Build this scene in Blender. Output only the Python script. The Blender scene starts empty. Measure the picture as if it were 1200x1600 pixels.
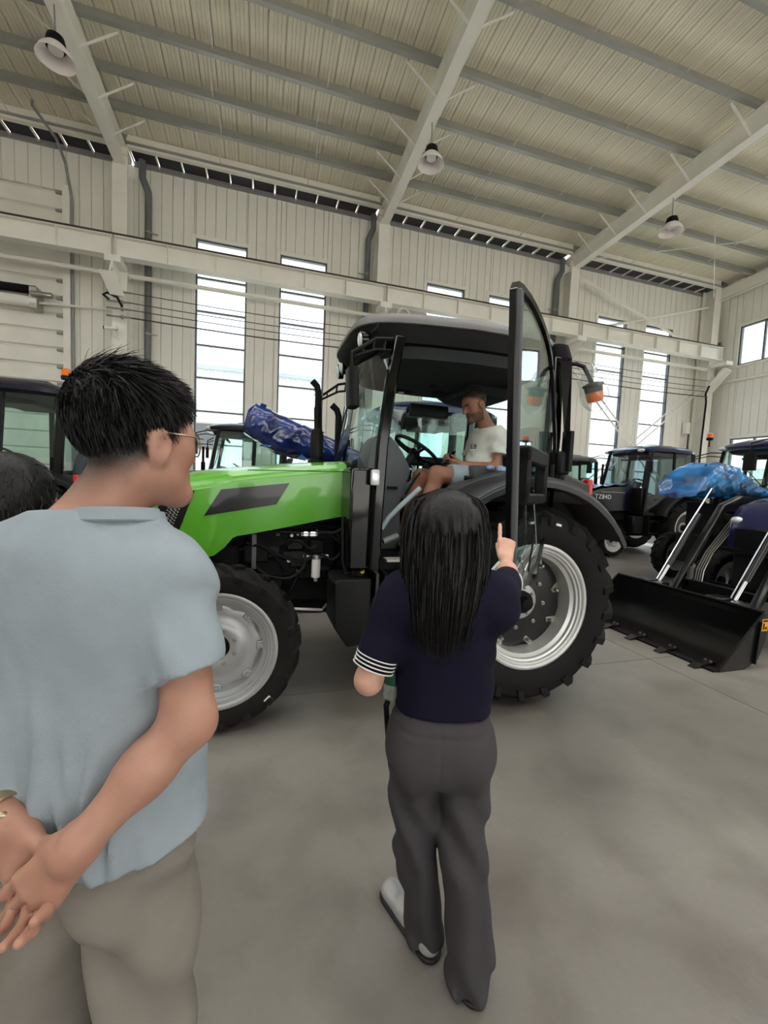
import bpy, bmesh, math, random
import numpy as np
from mathutils import Vector, Matrix, Euler
random.seed(7); rng = np.random.default_rng(7)
PI = math.pi
SC = bpy.context.scene
COL = SC.collection

# ------------------------------------------------------------------ camera
cam_d = bpy.data.cameras.new('camera'); cam = bpy.data.objects.new('camera', cam_d); COL.objects.link(cam)
cam_d.sensor_fit = 'VERTICAL'; cam_d.sensor_height = 32.0; cam_d.lens = 651.0 / 1600.0 * 32.0
cam_d.clip_start = 0.05; cam_d.clip_end = 400
YAW, PIT, ROL, CAMH = .289774, .0680663, .0435759, 1.60
_f = Vector((math.sin(YAW), math.cos(YAW), 0)); _r = Vector((math.cos(YAW), -math.sin(YAW), 0)); _u = Vector((0, 0, 1))
_f2 = _f * math.cos(PIT) - _u * math.sin(PIT); _u2 = _u * math.cos(PIT) + _f * math.sin(PIT)
_r3 = _r * math.cos(ROL) + _u2 * math.sin(ROL); _u3 = _u2 * math.cos(ROL) - _r * math.sin(ROL)
cam.matrix_world = Matrix(((_r3.x, _u3.x, -_f2.x, 0), (_r3.y, _u3.y, -_f2.y, 0), (_r3.z, _u3.z, -_f2.z, CAMH), (0, 0, 0, 1)))
SC.camera = cam

# ------------------------------------------------------------------ sky, exposure
w = bpy.data.worlds.new('sky'); SC.world = w; w.use_nodes = True
_nt = w.node_tree; _bg = _nt.nodes['Background']
_tc = _nt.nodes.new('ShaderNodeTexCoord'); _sp = _nt.nodes.new('ShaderNodeSeparateXYZ'); _cr = _nt.nodes.new('ShaderNodeValToRGB')
_nt.links.new(_tc.outputs['Generated'], _sp.inputs[0]); _nt.links.new(_sp.outputs['Z'], _cr.inputs[0]); _nt.links.new(_cr.outputs[0], _bg.inputs[0])
_cr.color_ramp.elements[0].position = 0.0; _cr.color_ramp.elements[0].color = (1, .985, .95, 1)
_cr.color_ramp.elements[1].position = 0.6; _cr.color_ramp.elements[1].color = (.86, .93, 1, 1)
_bg.inputs[1].default_value = 1.0
sun_d = bpy.data.lights.new('sun', 'SUN'); sun_d.energy = 5.0; sun_d.angle = .01; sun_d.color = (1, .97, .93)
sun = bpy.data.objects.new('sun', sun_d); COL.objects.link(sun); sun.location = (30, 0, 40)
sun.rotation_euler = Vector((math.cos(math.radians(55)), 0, math.sin(math.radians(55)))).to_track_quat('Z', 'Y').to_euler()
SC.view_settings.view_transform = 'Standard'; SC.view_settings.look = 'None'; SC.view_settings.gamma = 1.0
SC.view_settings.use_curve_mapping = False
SC.view_settings.exposure = 2.05
try:
    SC.cycles.max_bounces = 10; SC.cycles.diffuse_bounces = 6; SC.cycles.transparent_max_bounces = 16
    SC.cycles.use_denoising = True
except Exception: pass

# ------------------------------------------------------------------ mesh helpers
def V(*a): return Vector(a)
def frame(d, up=(0, 0, 1)):
    z = Vector(d).normalized(); u = Vector(up)
    if abs(z.dot(u.normalized())) > .98: u = Vector((0, 1, 0)) if abs(z.y) < .9 else Vector((1, 0, 0))
    x = u.cross(z).normalized(); y = z.cross(x)
    return x, y, z
class MB:
    def __init__(s): s.v = []; s.f = []
    def add(s, vs, fs):
        n = len(s.v); s.v += [tuple(p) for p in vs]; s.f += [tuple(i + n for i in f) for f in fs]; return s
    def bx(s, x0, x1, y0, y1, z0, z1):
        return s.add([(x0, y0, z0), (x1, y0, z0), (x1, y1, z0), (x0, y1, z0), (x0, y0, z1), (x1, y0, z1), (x1, y1, z1), (x0, y1, z1)],
                     [(3, 2, 1, 0), (4, 5, 6, 7), (0, 1, 5, 4), (1, 2, 6, 5), (2, 3, 7, 6), (3, 0, 4, 7)])
    def beam(s, p0, p1, w, h, up=(0, 0, 1), w1=None, h1=None):
        p0 = Vector(p0); p1 = Vector(p1); x, y, z = frame(p1 - p0, up); w1 = w if w1 is None else w1; h1 = h if h1 is None else h1
        vs = [p0 + x * a * w / 2 + y * b * h / 2 for a, b in ((-1, -1), (1, -1), (1, 1), (-1, 1))] + [p1 + x * a * w1 / 2 + y * b * h1 / 2 for a, b in ((-1, -1), (1, -1), (1, 1), (-1, 1))]
        return s.add(vs, [(3, 2, 1, 0), (4, 5, 6, 7), (0, 1, 5, 4), (1, 2, 6, 5), (2, 3, 7, 6), (3, 0, 4, 7)])
    def loft(s, rings, caps=True, close=True):
        n = len(rings[0]); base = len(s.v); vs = [p for r in rings for p in r]; fs = []
        for i in range(len(rings) - 1):
            for j in range(n if close else n - 1):
                k = (j + 1) % n; fs.append((i * n + j, i * n + k, (i + 1) * n + k, (i + 1) * n + j))
        if caps: fs.append(tuple(range(n - 1, -1, -1))); fs.append(tuple((len(rings) - 1) * n + j for j in range(n)))
        return s.add(vs, fs)
    def tube(s, pts, r, n=8, caps=True, closed=False):
        pts = [Vector(p) for p in pts]; m = len(pts); rr = r if isinstance(r, (list, tuple)) else [r] * m; rings = []; px = None
        for i, p in enumerate(pts):
            if closed: d = pts[(i + 1) % m] - pts[i - 1]
            else: d = pts[min(i + 1, m - 1)] - pts[max(i - 1, 0)]
            d.normalize()
            if px is None: x, y, z = frame(d)
            else:
                x = px - d * px.dot(d)
                x = x.normalized() if x.length > 1e-6 else frame(d)[0]
                y = d.cross(x)
            px = x
            rings.append([p + (x * math.cos(2 * PI * j / n) + y * math.sin(2 * PI * j / n)) * rr[i] for j in range(n)])
        if closed: rings.append(rings[0]); caps = False
        return s.loft(rings, caps)
    def lathe(s, prof, n=24, o=(0, 0, 0), ax=(0, 0, 1), caps=False):
        o = Vector(o); x, y, z = frame(ax)
        return s.loft([[o + z * a + (x * math.cos(2 * PI * j / n) + y * math.sin(2 * PI * j / n)) * max(r, 1e-5) for j in range(n)] for r, a in prof], caps)
    def cyl(s, p0, p1, r, n=12, r1=None):
        p0 = Vector(p0); p1 = Vector(p1); d = p1 - p0
        return s.lathe([(r, 0), (r if r1 is None else r1, d.length)], n, p0, d, True)
    def prism(s, poly, a0, a1, ax='y'):
        def q(p, a): return {'x': (a, p[0], p[1]), 'y': (p[0], a, p[1]), 'z': (p[0], p[1], a)}[ax]
        return s.loft([[q(p, a0) for p in poly], [q(p, a1) for p in poly]])
    def sph(s, c, r, n=16, m=10, R=None):
        c = Vector(c); r = (r, r, r) if isinstance(r, (int, float)) else r; rings = []
        for i in range(m + 1):
            t = PI * i / m; st = max(math.sin(t), 1e-4)
            ring = []
            for j in range(n):
                a = 2 * PI * j / n; p = Vector((r[0] * st * math.cos(a), r[1] * st * math.sin(a), -r[2] * math.cos(t)))
                ring.append(c + (R @ p if R else p))
            rings.append(ring)
        return s.loft(rings, False)
    def grid(s, fn, nu, nv):
        vs = [fn(i / nu, j / nv) for i in range(nu + 1) for j in range(nv + 1)]
        return s.add(vs, [(i * (nv + 1) + j, (i + 1) * (nv + 1) + j, (i + 1) * (nv + 1) + j + 1, i * (nv + 1) + j + 1) for i in range(nu) for j in range(nv)])
    def mesh(s, name, mat, bevel=0, seg=1, ang=38, solid=0):
        me = bpy.data.meshes.new(name); me.from_pydata(s.v, [], s.f); me.update()
        bm = bmesh.new(); bm.from_mesh(me)
        if bevel:
            es = [e for e in bm.edges if len(e.link_faces) == 2 and e.calc_face_angle(0) > .5]
            bmesh.ops.bevel(bm, geom=es, offset=bevel, segments=seg, affect='EDGES', profile=.6, clamp_overlap=True)
        bmesh.ops.recalc_face_normals(bm, faces=bm.faces)
        if solid: bmesh.ops.solidify(bm, geom=bm.faces[:], thickness=solid)
        bm.to_mesh(me); bm.free()
        me.polygons.foreach_set('use_smooth', [True] * len(me.polygons))
        me.set_sharp_from_angle(angle=math.radians(ang))
        for m in (mat if isinstance(mat, (list, tuple)) else [mat]): me.materials.append(M(m) if isinstance(m, str) else m)
        return me
    def build(s, name, mat, parent=None, **k):
        return link(name, s.mesh(name, mat, **k), parent)
def link(name, me, parent=None, loc=None):
    o = bpy.data.objects.new(name, me); COL.objects.link(o)
    if parent is not None: o.parent = parent
    if loc is not None: o.location = loc
    return o
def tag(o, label=None, cat=None, group=None, kind=None):
    if label: o['label'] = label
    if cat: o['category'] = cat
    if group: o['group'] = group
    if kind: o['kind'] = kind
    return o
def thing(name, label, cat, loc=(0, 0, 0), rz=0, group=None, kind=None):
    o = bpy.data.objects.new(name, None); COL.objects.link(o); o.location = loc; o.rotation_euler = (0, 0, rz); o.empty_display_size = .1
    return tag(o, label, cat, group, kind)
def solo(name, mb, mat, label, cat, group=None, kind=None, **k):
    """a thing that is one mesh: origin moved to its own base"""
    a = np.array(mb.v); c = np.array([(a[:, 0].min() + a[:, 0].max()) / 2, (a[:, 1].min() + a[:, 1].max()) / 2, a[:, 2].min()])
    mb.v = [tuple(p) for p in a - c]
    o = mb.build(name, mat, **k); o.location = c
    return tag(o, label, cat, group, kind)
def shift(mb, off):
    mb.v = [(p[0] - off[0], p[1] - off[1], p[2] - off[2]) for p in mb.v]; return mb
def copy_tree(o, parent=None):
    c = o.copy(); COL.objects.link(c); c.parent = parent
    for ch in o.children: copy_tree(ch, c)
    return c

# ------------------------------------------------------------------ materials
_M = {}
def M(n): return _M[n]
def srgb(r, g, b):
    f = lambda c: (c / 255 / 12.92) if c / 255 <= .04045 else ((c / 255 + .055) / 1.055) ** 2.4
    return (f(r), f(g), f(b), 1)
def mat(name, col, rough=.5, metal=0., var=.08, scale=6., bump=0., bscale=60., coat=0., spec=.5, stretch=None, emit=None, alpha=None, var2=None):
    m = bpy.data.materials.new(name); m.use_nodes = True; nt = m.node_tree; b = nt.nodes['Principled BSDF']; N = nt.nodes.new; Lk = nt.links.new
    if len(col) == 3: col = srgb(*col)
    b.inputs['Roughness'].default_value = rough; b.inputs['Metallic'].default_value = metal
    b.inputs['Specular IOR Level'].default_value = spec
    if coat: b.inputs['Coat Weight'].default_value = coat; b.inputs['Coat Roughness'].default_value = .06
    tc = N('ShaderNodeTexCoord'); src = tc.outputs['Object']
    if stretch:
        mp = N('ShaderNodeMapping'); mp.inputs['Scale'].default_value = stretch; Lk(src, mp.inputs[0]); src = mp.outputs[0]
    nz = N('ShaderNodeTexNoise'); nz.inputs['Scale'].default_value = scale; nz.inputs['Detail'].default_value = 5; Lk(src, nz.inputs['Vector'])
    rp = N('ShaderNodeValToRGB'); rp.color_ramp.elements[0].position = .3; rp.color_ramp.elements[1].position = .7
    rp.color_ramp.elements[0].color = tuple(c * (1 - var) for c in col[:3]) + (1,)
    c1 = var2 if var2 else tuple(min(1, c * (1 + var)) for c in col[:3]) + (1,)
    rp.color_ramp.elements[1].color = c1
    Lk(nz.outputs['Fac'], rp.inputs[0]); Lk(rp.outputs[0], b.inputs['Base Color'])
    mr = N('ShaderNodeMapRange'); mr.inputs['To Min'].default_value = max(.02, rough * .85); mr.inputs['To Max'].default_value = min(1, rough * 1.15); Lk(nz.outputs['Fac'], mr.inputs[0]); Lk(mr.outputs[0], b.inputs['Roughness'])
    if bump:
        n2 = N('ShaderNodeTexNoise'); n2.inputs['Scale'].default_value = bscale; n2.inputs['Detail'].default_value = 4; Lk(src, n2.inputs['Vector'])
        bp = N('ShaderNodeBump'); bp.inputs['Strength'].default_value = bump; bp.inputs['Distance'].default_value = .01; Lk(n2.outputs['Fac'], bp.inputs['Height']); Lk(bp.outputs[0], b.inputs['Normal'])
    if emit: b.inputs['Emission Color'].default_value = emit[0]; b.inputs['Emission Strength'].default_value = emit[1]
    _M[name] = m; return m
def glassmat(name, tint=(.82, .92, .9), rough=.0, refl=1.5, body=0.):
    m = bpy.data.materials.new(name); m.use_nodes = True; nt = m.node_tree; N = nt.nodes.new; Lk = nt.links.new
    for n in list(nt.nodes):
        if n.type == 'BSDF_PRINCIPLED': nt.nodes.remove(n)
    out = [n for n in nt.nodes if n.type == 'OUTPUT_MATERIAL'][0]
    tr = N('ShaderNodeBsdfTransparent'); tr.inputs[0].default_value = tuple(tint) + (1,)
    gl = N('ShaderNodeBsdfGlossy'); gl.inputs['Roughness'].default_value = rough; gl.inputs[0].default_value = (1, 1, 1, 1)
    lw = N('ShaderNodeLayerWeight'); pw = N('ShaderNodeMath'); pw.operation = 'POWER'; pw.inputs[1].default_value = 4.0; Lk(lw.outputs['Facing'], pw.inputs[0])
    r0 = ((refl - 1) / (refl + 1)) ** 2; fr = N('ShaderNodeMapRange'); fr.inputs['To Min'].default_value = r0; fr.inputs['To Max'].default_value = .9; Lk(pw.outputs[0], fr.inputs[0])
    tc = N('ShaderNodeTexCoord'); nz = N('ShaderNodeTexNoise'); nz.inputs['Scale'].default_value = 1.3; Lk(tc.outputs['Object'], nz.inputs['Vector'])
    bp = N('ShaderNodeBump'); bp.inputs['Strength'].default_value = .06; bp.inputs['Distance'].default_value = .05; Lk(nz.outputs['Fac'], bp.inputs['Height']); Lk(bp.outputs[0], gl.inputs['Normal'])
    mx = N('ShaderNodeMixShader'); Lk(fr.outputs[0], mx.inputs[0]); Lk(tr.outputs[0], mx.inputs[1]); Lk(gl.outputs[0], mx.inputs[2])
    last = mx
    if body:
        df = N('ShaderNodeBsdfDiffuse'); df.inputs[0].default_value = (.9, .95, .95, 1); m2 = N('ShaderNodeMixShader'); m2.inputs[0].default_value = body
        Lk(mx.outputs[0], m2.inputs[1]); Lk(df.outputs[0], m2.inputs[2]); last = m2
    Lk(last.outputs[0], out.inputs['Surface']); _M[name] = m; return m

mat('wall_paint', (234, 232, 224), .55, var=.04, scale=.8, bump=.05, bscale=3)
mat('roof_paint', (240, 234, 214), .45, var=.04, scale=.5)
mat('steel_white', (236, 234, 226), .5, var=.04, scale=2)
mat('steel_grey', (150, 152, 150), .45, .3, var=.06, scale=2)
mat('purlin_steel', (158, 159, 154), .42, .25, var=.06, scale=2)
mat('pipe_grey', (104, 108, 112), .5, var=.06, scale=3)
mat('rail_dark', (62, 50, 46), .6, var=.15, scale=8)
mat('dark_void', (52, 56, 62), .7, var=.1)
mat('black_plastic', (11, 11, 12), .48, var=.1, bump=.15, bscale=300, spec=.25)
mat('black_paint', (7, 7, 8), .3, var=.1, coat=.2)
mat('black_gloss', (7, 7, 8), .12, var=.05, spec=.35)
mat('black_matte', (8, 8, 9), .75, var=.15, spec=.25)
mat('rubber', (15, 14, 14), .72, var=.18, scale=9, bump=.25, bscale=120, spec=.25)
mat('rubber_dusty', (25, 23, 21), .85, var=.25, scale=6, bump=.3, bscale=90, spec=.25)
mat('silver_paint', (176, 177, 178), .38, .55, var=.08, scale=5)
mat('silver_light', (200, 200, 198), .35, .5, var=.06, scale=5)
mat('rim_cream', (196, 190, 180), .5, .1, var=.08)
mat('chrome', (200, 200, 202), .15, 1., var=.03)
mat('zinc', (168, 166, 158), .32, .9, var=.08, scale=30)
mat('green_paint', (88, 168, 38), .28, var=.04, scale=2, coat=.55)
mat('roof_grey', (112, 112, 112), .55, var=.05, scale=3, bump=.05, bscale=200)
mat('fender_grey', (42, 42, 44), .5, var=.06, scale=3, bump=.08, bscale=200)
mat('trim_grey', (84, 86, 90), .6, var=.08, scale=6, bump=.1, bscale=200)
mat('headliner', (48, 50, 53), .8, var=.06, scale=10)
mat('seat_fabric', (70, 72, 78), .85, var=.15, scale=40, bump=.2, bscale=150)
mat('blue_paint', (18, 26, 74), .25, var=.08, scale=2, coat=.5)
mat('navy_paint', (10, 13, 34), .3, var=.1, scale=2, coat=.4)
mat('lens_clear', (225, 228, 230), .12, .2, var=.05, scale=30)
mat('orange_lens', (236, 110, 8), .15, var=.12, scale=20, coat=.5)
mat('red_lens', (196, 22, 28), .2, var=.1, scale=20, coat=.4)
mat('red_paint', (176, 26, 30), .35, var=.08)
mat('white_plastic', (236, 236, 232), .4, var=.03)
mat('white_cloth', (238, 236, 230), .85, var=.04, scale=12, bump=.1, bscale=250)
mat('sticker_orange', (240, 168, 40), .5, var=.05)
mat('sticker_yellow', (226, 214, 40), .5, var=.05)
mat('frame_grey', (98, 100, 104), .4, .3, var=.05)
mat('lamp_white', (236, 228, 226), .4, var=.03)
glassmat('window_glass', (.70, .735, .755)); glassmat('clear_glass', (.93, .97, .98))
glassmat('cab_glass', (.87, .965, .945), refl=1.45)
glassmat('shade_tint_glass', (.60, .68, .68), refl=1.5)  # cab tint darkened to stand in for a dim interior behind it
glassmat('door_glass', (.80, .91, .90), refl=1.7)
glassmat('bottle_plastic', (.9, .94, .93), rough=.05, refl=1.6, body=.16)
glassmat('clear_bag', (.9, .91, .91), rough=.12, refl=1.35, body=.08)
# ================================================================== THE HALL
WY = 13.0; GX = 17.2; COLS = [-10.3, -3.5, 3.31, 10.08]; SLOPE = .047
def rz_bot(y): return 9.16 + SLOPE * (12.3 - y)      # underside of the rafters
def deck_z(y): return rz_bot(y) + .76

def posmat(name, fn):
    m = bpy.data.materials.new(name); m.use_nodes = True; nt = m.node_tree; fn(nt, nt.nodes['Principled BSDF']); _M[name] = m
def _floor(nt, b):
    N = nt.nodes.new; Lk = nt.links.new; g = N('ShaderNodeNewGeometry')
    def nz(s, d=6, dist=0.):
        n = N('ShaderNodeTexNoise'); n.inputs['Scale'].default_value = s; n.inputs['Detail'].default_value = d; n.inputs['Distortion'].default_value = dist; Lk(g.outputs['Position'], n.inputs['Vector']); return n
    a = nz(.55, 8, .6); c = nz(2.6, 8, .3); d = nz(40, 3)
    r1 = N('ShaderNodeValToRGB'); r1.color_ramp.elements[0].position = .32; r1.color_ramp.elements[0].color = srgb(104, 99, 93); r1.color_ramp.elements[1].position = .68; r1.color_ramp.elements[1].color = srgb(142, 137, 130)
    Lk(a.outputs['Fac'], r1.inputs[0])
    r2 = N('ShaderNodeValToRGB'); r2.color_ramp.elements[0].position = .26; r2.color_ramp.elements[0].color = (.60, .58, .56, 1); r2.color_ramp.elements[1].position = .52; r2.color_ramp.elements[1].color = (1, 1, 1, 1)
    Lk(c.outputs['Fac'], r2.inputs[0])
    r3 = N('ShaderNodeValToRGB'); r3.color_ramp.elements[0].color = (.93, .93, .93, 1); r3.color_ramp.elements[1].color = (1.05, 1.05, 1.05, 1); Lk(d.outputs['Fac'], r3.inputs[0])
    m1 = N('ShaderNodeMix'); m1.data_type = 'RGBA'; m1.blend_type = 'MULTIPLY'; m1.inputs[0].default_value = .7; Lk(r1.outputs[0], m1.inputs[6]); Lk(r2.outputs[0], m1.inputs[7])
    m2 = N('ShaderNodeMix'); m2.data_type = 'RGBA'; m2.blend_type = 'MULTIPLY'; m2.inputs[0].default_value = 1; Lk(m1.outputs[2], m2.inputs[6]); Lk(r3.outputs[0], m2.inputs[7])
    Lk(m2.outputs[2], b.inputs['Base Color'])
    mr = N('ShaderNodeMapRange'); mr.inputs['To Min'].default_value = .20; mr.inputs['To Max'].default_value = .58; Lk(c.outputs['Fac'], mr.inputs[0]); Lk(mr.outputs[0], b.inputs['Roughness'])
    bp = N('ShaderNodeBump'); bp.inputs['Strength'].default_value = .08; bp.inputs['Distance'].default_value = .01; Lk(d.outputs['Fac'], bp.inputs['Height']); Lk(bp.outputs[0], b.inputs['Normal'])
posmat('concrete', _floor)
mat('joint_dark', (70, 66, 60), .9)
mat('yard', (196, 190, 178), .9, var=.1, scale=.3)

floor = MB().bx(-16, GX, -14, WY, -.10, -.015).build('floor', 'joint_dark'); tag(floor, kind='structure', label='grey polished concrete floor with dark saw-cut joints', cat='floor')
for i in range(-6, 4):
    for j in range(-3, 3):
        x0, x1 = 3.68 + 6 * (i - 1), 3.68 + 6 * i; y0, y1 = 3.06 + 6 * (j - 1), 3.06 + 6 * j
        x0, x1, y0, y1 = max(x0, -16), min(x1, GX), max(y0, -14), min(y1, WY)
        if x1 - x0 < .1 or y1 - y0 < .1: continue
        MB().bx(x0 + .004, x1 - .004, y0 + .004, y1 - .004, -.02, 0).build('slab', 'concrete', floor)
solo('yard_ground', MB().bx(-70, 90, -60, 90, -.3, -.101), 'yard', 'pale concrete yard outside the hall windows', 'ground', kind='structure')

# ---- walls of vertical panels, split around their openings
PITCH = .27; OPEN = 5.2
WINS = []
for c0 in (-3.5, 3.31, 10.08):
    WINS += [(c0 + 1.65, c0 + 3.0), (c0 + 3.9, c0 + 5.26)]
WZ0, WZ1 = .9, 8.08
DOOR = (-13.0, -4.86, 8.6)
wall_b = MB().bx(-16.2, GX + .2, WY + .06, WY + .10, 9.0, 9.62)
def clip(a, b, cuts):
    """pieces of [a,b] with flags: inside which cut"""
    pts = sorted({a, b, *[c for cc in cuts for c in cc if a < c < b]})
    return [(p, q, next((k for k, cc in enumerate(cuts) if cc[0] - 1e-6 <= (p + q) / 2 <= cc[1] + 1e-6), None)) for p, q in zip(pts, pts[1:])]
_pm = {}
def panel(axis, a, b, z0, z1, parent, base, name='wall_panel'):
    w = round(b - a, 3); k = (axis, w, round(z1 - z0, 3))
    if w < .02 or z1 - z0 < .02: return
    if k not in _pm:
        mb = MB(); mb.bx(.004, w - .004, -.05, .03, 0, z1 - z0) if axis == 'x' else mb.bx(-.03, .05, .004, w - .004, 0, z1 - z0)
        _pm[k] = mb.mesh('wall_panel', 'wall_paint', bevel=.007)
    return link(name, _pm[k], parent, (a, base, z0) if axis == 'x' else (base, a, z0))
cutsb = WINS + [(DOOR[0], DOOR[1])]
bb = MB()
for a, b, k in clip(-16.2, GX + .2, cutsb):
    if k is None: bb.bx(a, b, WY + .03, WY + .12, -.1, 9.62)
    elif k < 6: bb.bx(a, b, WY + .03, WY + .12, -.1, WZ0); bb.bx(a, b, WY + .03, WY + .12, WZ1, 9.62)
    else: bb.bx(a, b, WY + .03, WY + .12, DOOR[2], 9.62)
wall_back = bb.build('wall_back', 'wall_paint'); tag(wall_back, 'long cream metal-panel wall with tall windows behind the tractors', 'wall', kind='structure')
x = -14.04
while x < GX:
    for a, b, k in clip(x, min(x + PITCH, GX), cutsb):
        if k is None: panel('x', a, b, 0, 9.6, wall_back, WY)
        elif k < 6: panel('x', a, b, 0, WZ0, wall_back, WY); panel('x', a, b, WZ1, 9.6, wall_back, WY)
        else: panel('x', a, b, DOOR[2], 9.6, wall_back, WY)
    x += PITCH
# gable wall on the right: cuts along y, upper and lower window
GW = (7.6, 11.72); GZ = [(2.3, 3.88), (6.62, 8.06)]
gb = MB()
def gz(y): return deck_z(y) - .02
ys = np.arange(-6, 13.3, 1.0).tolist()
for a, b, k in [c for y0 in np.arange(-14, 13, 1.0) for c in clip(float(y0), float(y0) + 1.0, [GW])]:
    zt = gz(a) + .12
    if k is None: gb.bx(GX + .03, GX + .12, a, b, -.1, zt)
    else: gb.bx(GX + .03, GX + .12, a, b, -.1, GZ[0][0]); gb.bx(GX + .03, GX + .12, a, b, GZ[0][1], GZ[1][0]); gb.bx(GX + .03, GX + .12, a, b, GZ[1][1], zt)
wall_right = gb.build('wall_right', 'wall_paint'); tag(wall_right, 'cream panelled end wall with wide windows', 'wall', kind='structure')
y = 13.0
while y > -13.8:
    for a, b, k in clip(y - PITCH, y, [GW]):
        zt = round(gz(6.0), 3)
        if k is None: panel('y', a, b, 0, zt - .2, wall_right, GX)
        else: panel('y', a, b, 0, GZ[0][0], wall_right, GX); panel('y', a, b, GZ[0][1], GZ[1][0], wall_right, GX); panel('y', a, b, GZ[1][1], zt - .2, wall_right, GX)
    y -= PITCH

# two unseen sides, added to shape the daylight: a closed end wall, and a front that stands open below a deep fascia
wl = MB().bx(-16.2, -16, -14, WY + .1, -.1, 11.2).build('wall_left', 'wall_paint'); tag(wl, 'unseen plain cream end wall far to the left, closing off daylight', 'wall', kind='structure')
wf = MB().bx(-16.2, GX + .2, -14.2, -14, OPEN, 11.3); [wf.bx(x - .3, x + .3, -14.2, -14, -.1, OPEN) for x in (3.31, 10.08, 16.9)]; wf.bx(-16.2, -3.2, -14.2, -14, -.1, OPEN)
wf = wf.build('wall_front', 'wall_paint'); tag(wf, 'unseen cream fascia and posts above a front opened to let daylight in', 'wall', kind='structure')
# ---- windows
_wn = [0]
def window(label, x0, x1, z0, z1, bars, vbars=(), axis='x', base=WY, fw=.045):
    _wn[0] += 1; P = lambda a0, a1, d0, d1, c0, c1: (a0, a1, base + d0, base + d1, c0, c1) if axis == 'x' else (base - d1 if False else base + d0, base + d1, a0, a1, c0, c1)
    fr = MB(); 
    for q in (P(x0, x0 + fw, -.02, .09, z0, z1), P(x1 - fw, x1, -.02, .09, z0, z1), P(x0 + fw, x1 - fw, -.02, .09, z0, z0 + fw), P(x0 + fw, x1 - fw, -.02, .09, z1 - fw, z1)): fr.bx(*q)
    root = fr.build('window_%d' % _wn[0], 'frame_grey'); tag(root, label, 'window', kind='structure')
    tr = MB(); t = .10
    for q in (P(x0 - t, x0, -.075, -.02, z0 - t, z1 + t), P(x1, x1 + t, -.075, -.02, z0 - t, z1 + t), P(x0, x1, -.075, -.02, z1, z1 + t), P(x0, x1, -.075, -.02, z0 - t, z0)): tr.bx(*q)
    tr.build('window_casing', 'steel_white', root, bevel=.006)
    zs = [z0] + sorted(bars) + [z1]; vs = [x0] + sorted(vbars) + [x1]
    for z in bars: MB().bx(*P(x0 + fw, x1 - fw, .0, .07, z - .022, z + .022)).build('glazing_bar', 'frame_grey', root)
    for v in vbars: MB().bx(*P(v - .03, v + .03, .0, .075, z0, z1)).build('mullion', 'frame_grey', root)
    for za, zb in zip(zs, zs[1:]):
        for va, vb in zip(vs, vs[1:]):
            MB().bx(*P(va + .02, vb - .02, .03, .036, za + .02, zb - .02)).build('pane', 'window_glass', root)
    return root
WL = ['tall narrow window nearest the roller door', 'tall narrow window left of the green tractor cab', 'tall window just behind the green cab roof', 'tall window mostly hidden by the open cab door',
      'tall window beside the hanging orange beacon, behind the steel bracing', 'last tall window before the corner, behind the steel bracing']
for (a, b), l in zip(WINS, WL): window(l, a, b, WZ0, WZ1, [1.6, 2.5, 3.43, 4.36, 5.26, 6.18, 7.08])
window('upper wide window in the end wall', GW[0], GW[1], GZ[1][0], GZ[1][1], [], [8.4, 9.3, 10.1, 10.92], axis='y', base=GX, fw=.05)
window('lower wide window in the end wall above the blue tractors', GW[0], GW[1], GZ[0][0], GZ[0][1], [], [8.4, 9.3, 10.1, 10.92], axis='y', base=GX, fw=.05)

# ---- sectional roller door on the left
door = MB().bx(DOOR[1] - .02, DOOR[1] + .10, WY - .16, WY, 0, DOOR[2] + .1).bx(DOOR[1] - .06, DOOR[1] - .02, WY - .16, WY - .13, 0, DOOR[2]).build('door_1', 'steel_white'); tag(door, 'white sectional roller door behind the leftmost blue tractor', 'door', kind='structure')
MB().bx(-13, DOOR[1], WY + .05, WY + .09, 0, DOOR[2] + .05).build('light_stop_sheet', 'steel_white', door)  # added behind the slats to stop daylight showing through their gaps
SH = .43; nsl = 20
sm = MB().prism([(0, 0), (.03, .02), (.03, SH - .07), (.0, SH - .05), (-.02, SH - .02), (-.02, .0)], 0, 8.0, 'x')
sm.v = [(p[0], -p[1], p[2]) for p in sm.v]; smesh = sm.mesh('slat', 'steel_white')
hk = MB().bx(0, .18, -.10, -.04, 0, .06).mesh('slat_hook', 'steel_grey', bevel=.01)
for i in range(nsl):
    s = link('slat', smesh, door, (-12.9, WY + .02, i * SH))
    link('slat_hook', hk, s, (7.8, 0, SH - .1))
rb = thing('door_roller', 'black roller tube and white shaft across the roller door', 'roller', (-9, 12.75, 5.75))
MB().cyl((-1.05, 0, .25), (3.55, 0, .25), .10, 16).build('black_tube', 'black_matte', rb)
MB().cyl((-1.05, 0, -.04), (3.6, 0, -.04), .13, 16).build('white_shaft', 'steel_white', rb)
MB().bx(3.45, 3.62, -.12, .2, -.22, .3).cyl((3.5, -.14, .12), (3.95, -.14, .12), .07, 10).build('bearing_bracket', 'zinc', rb, bevel=.01)
MB().tube([(3.6, 0, -.04), (5.25, .0, .05)], .03, 8).build('drive_rod', 'steel_white', rb)

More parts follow.
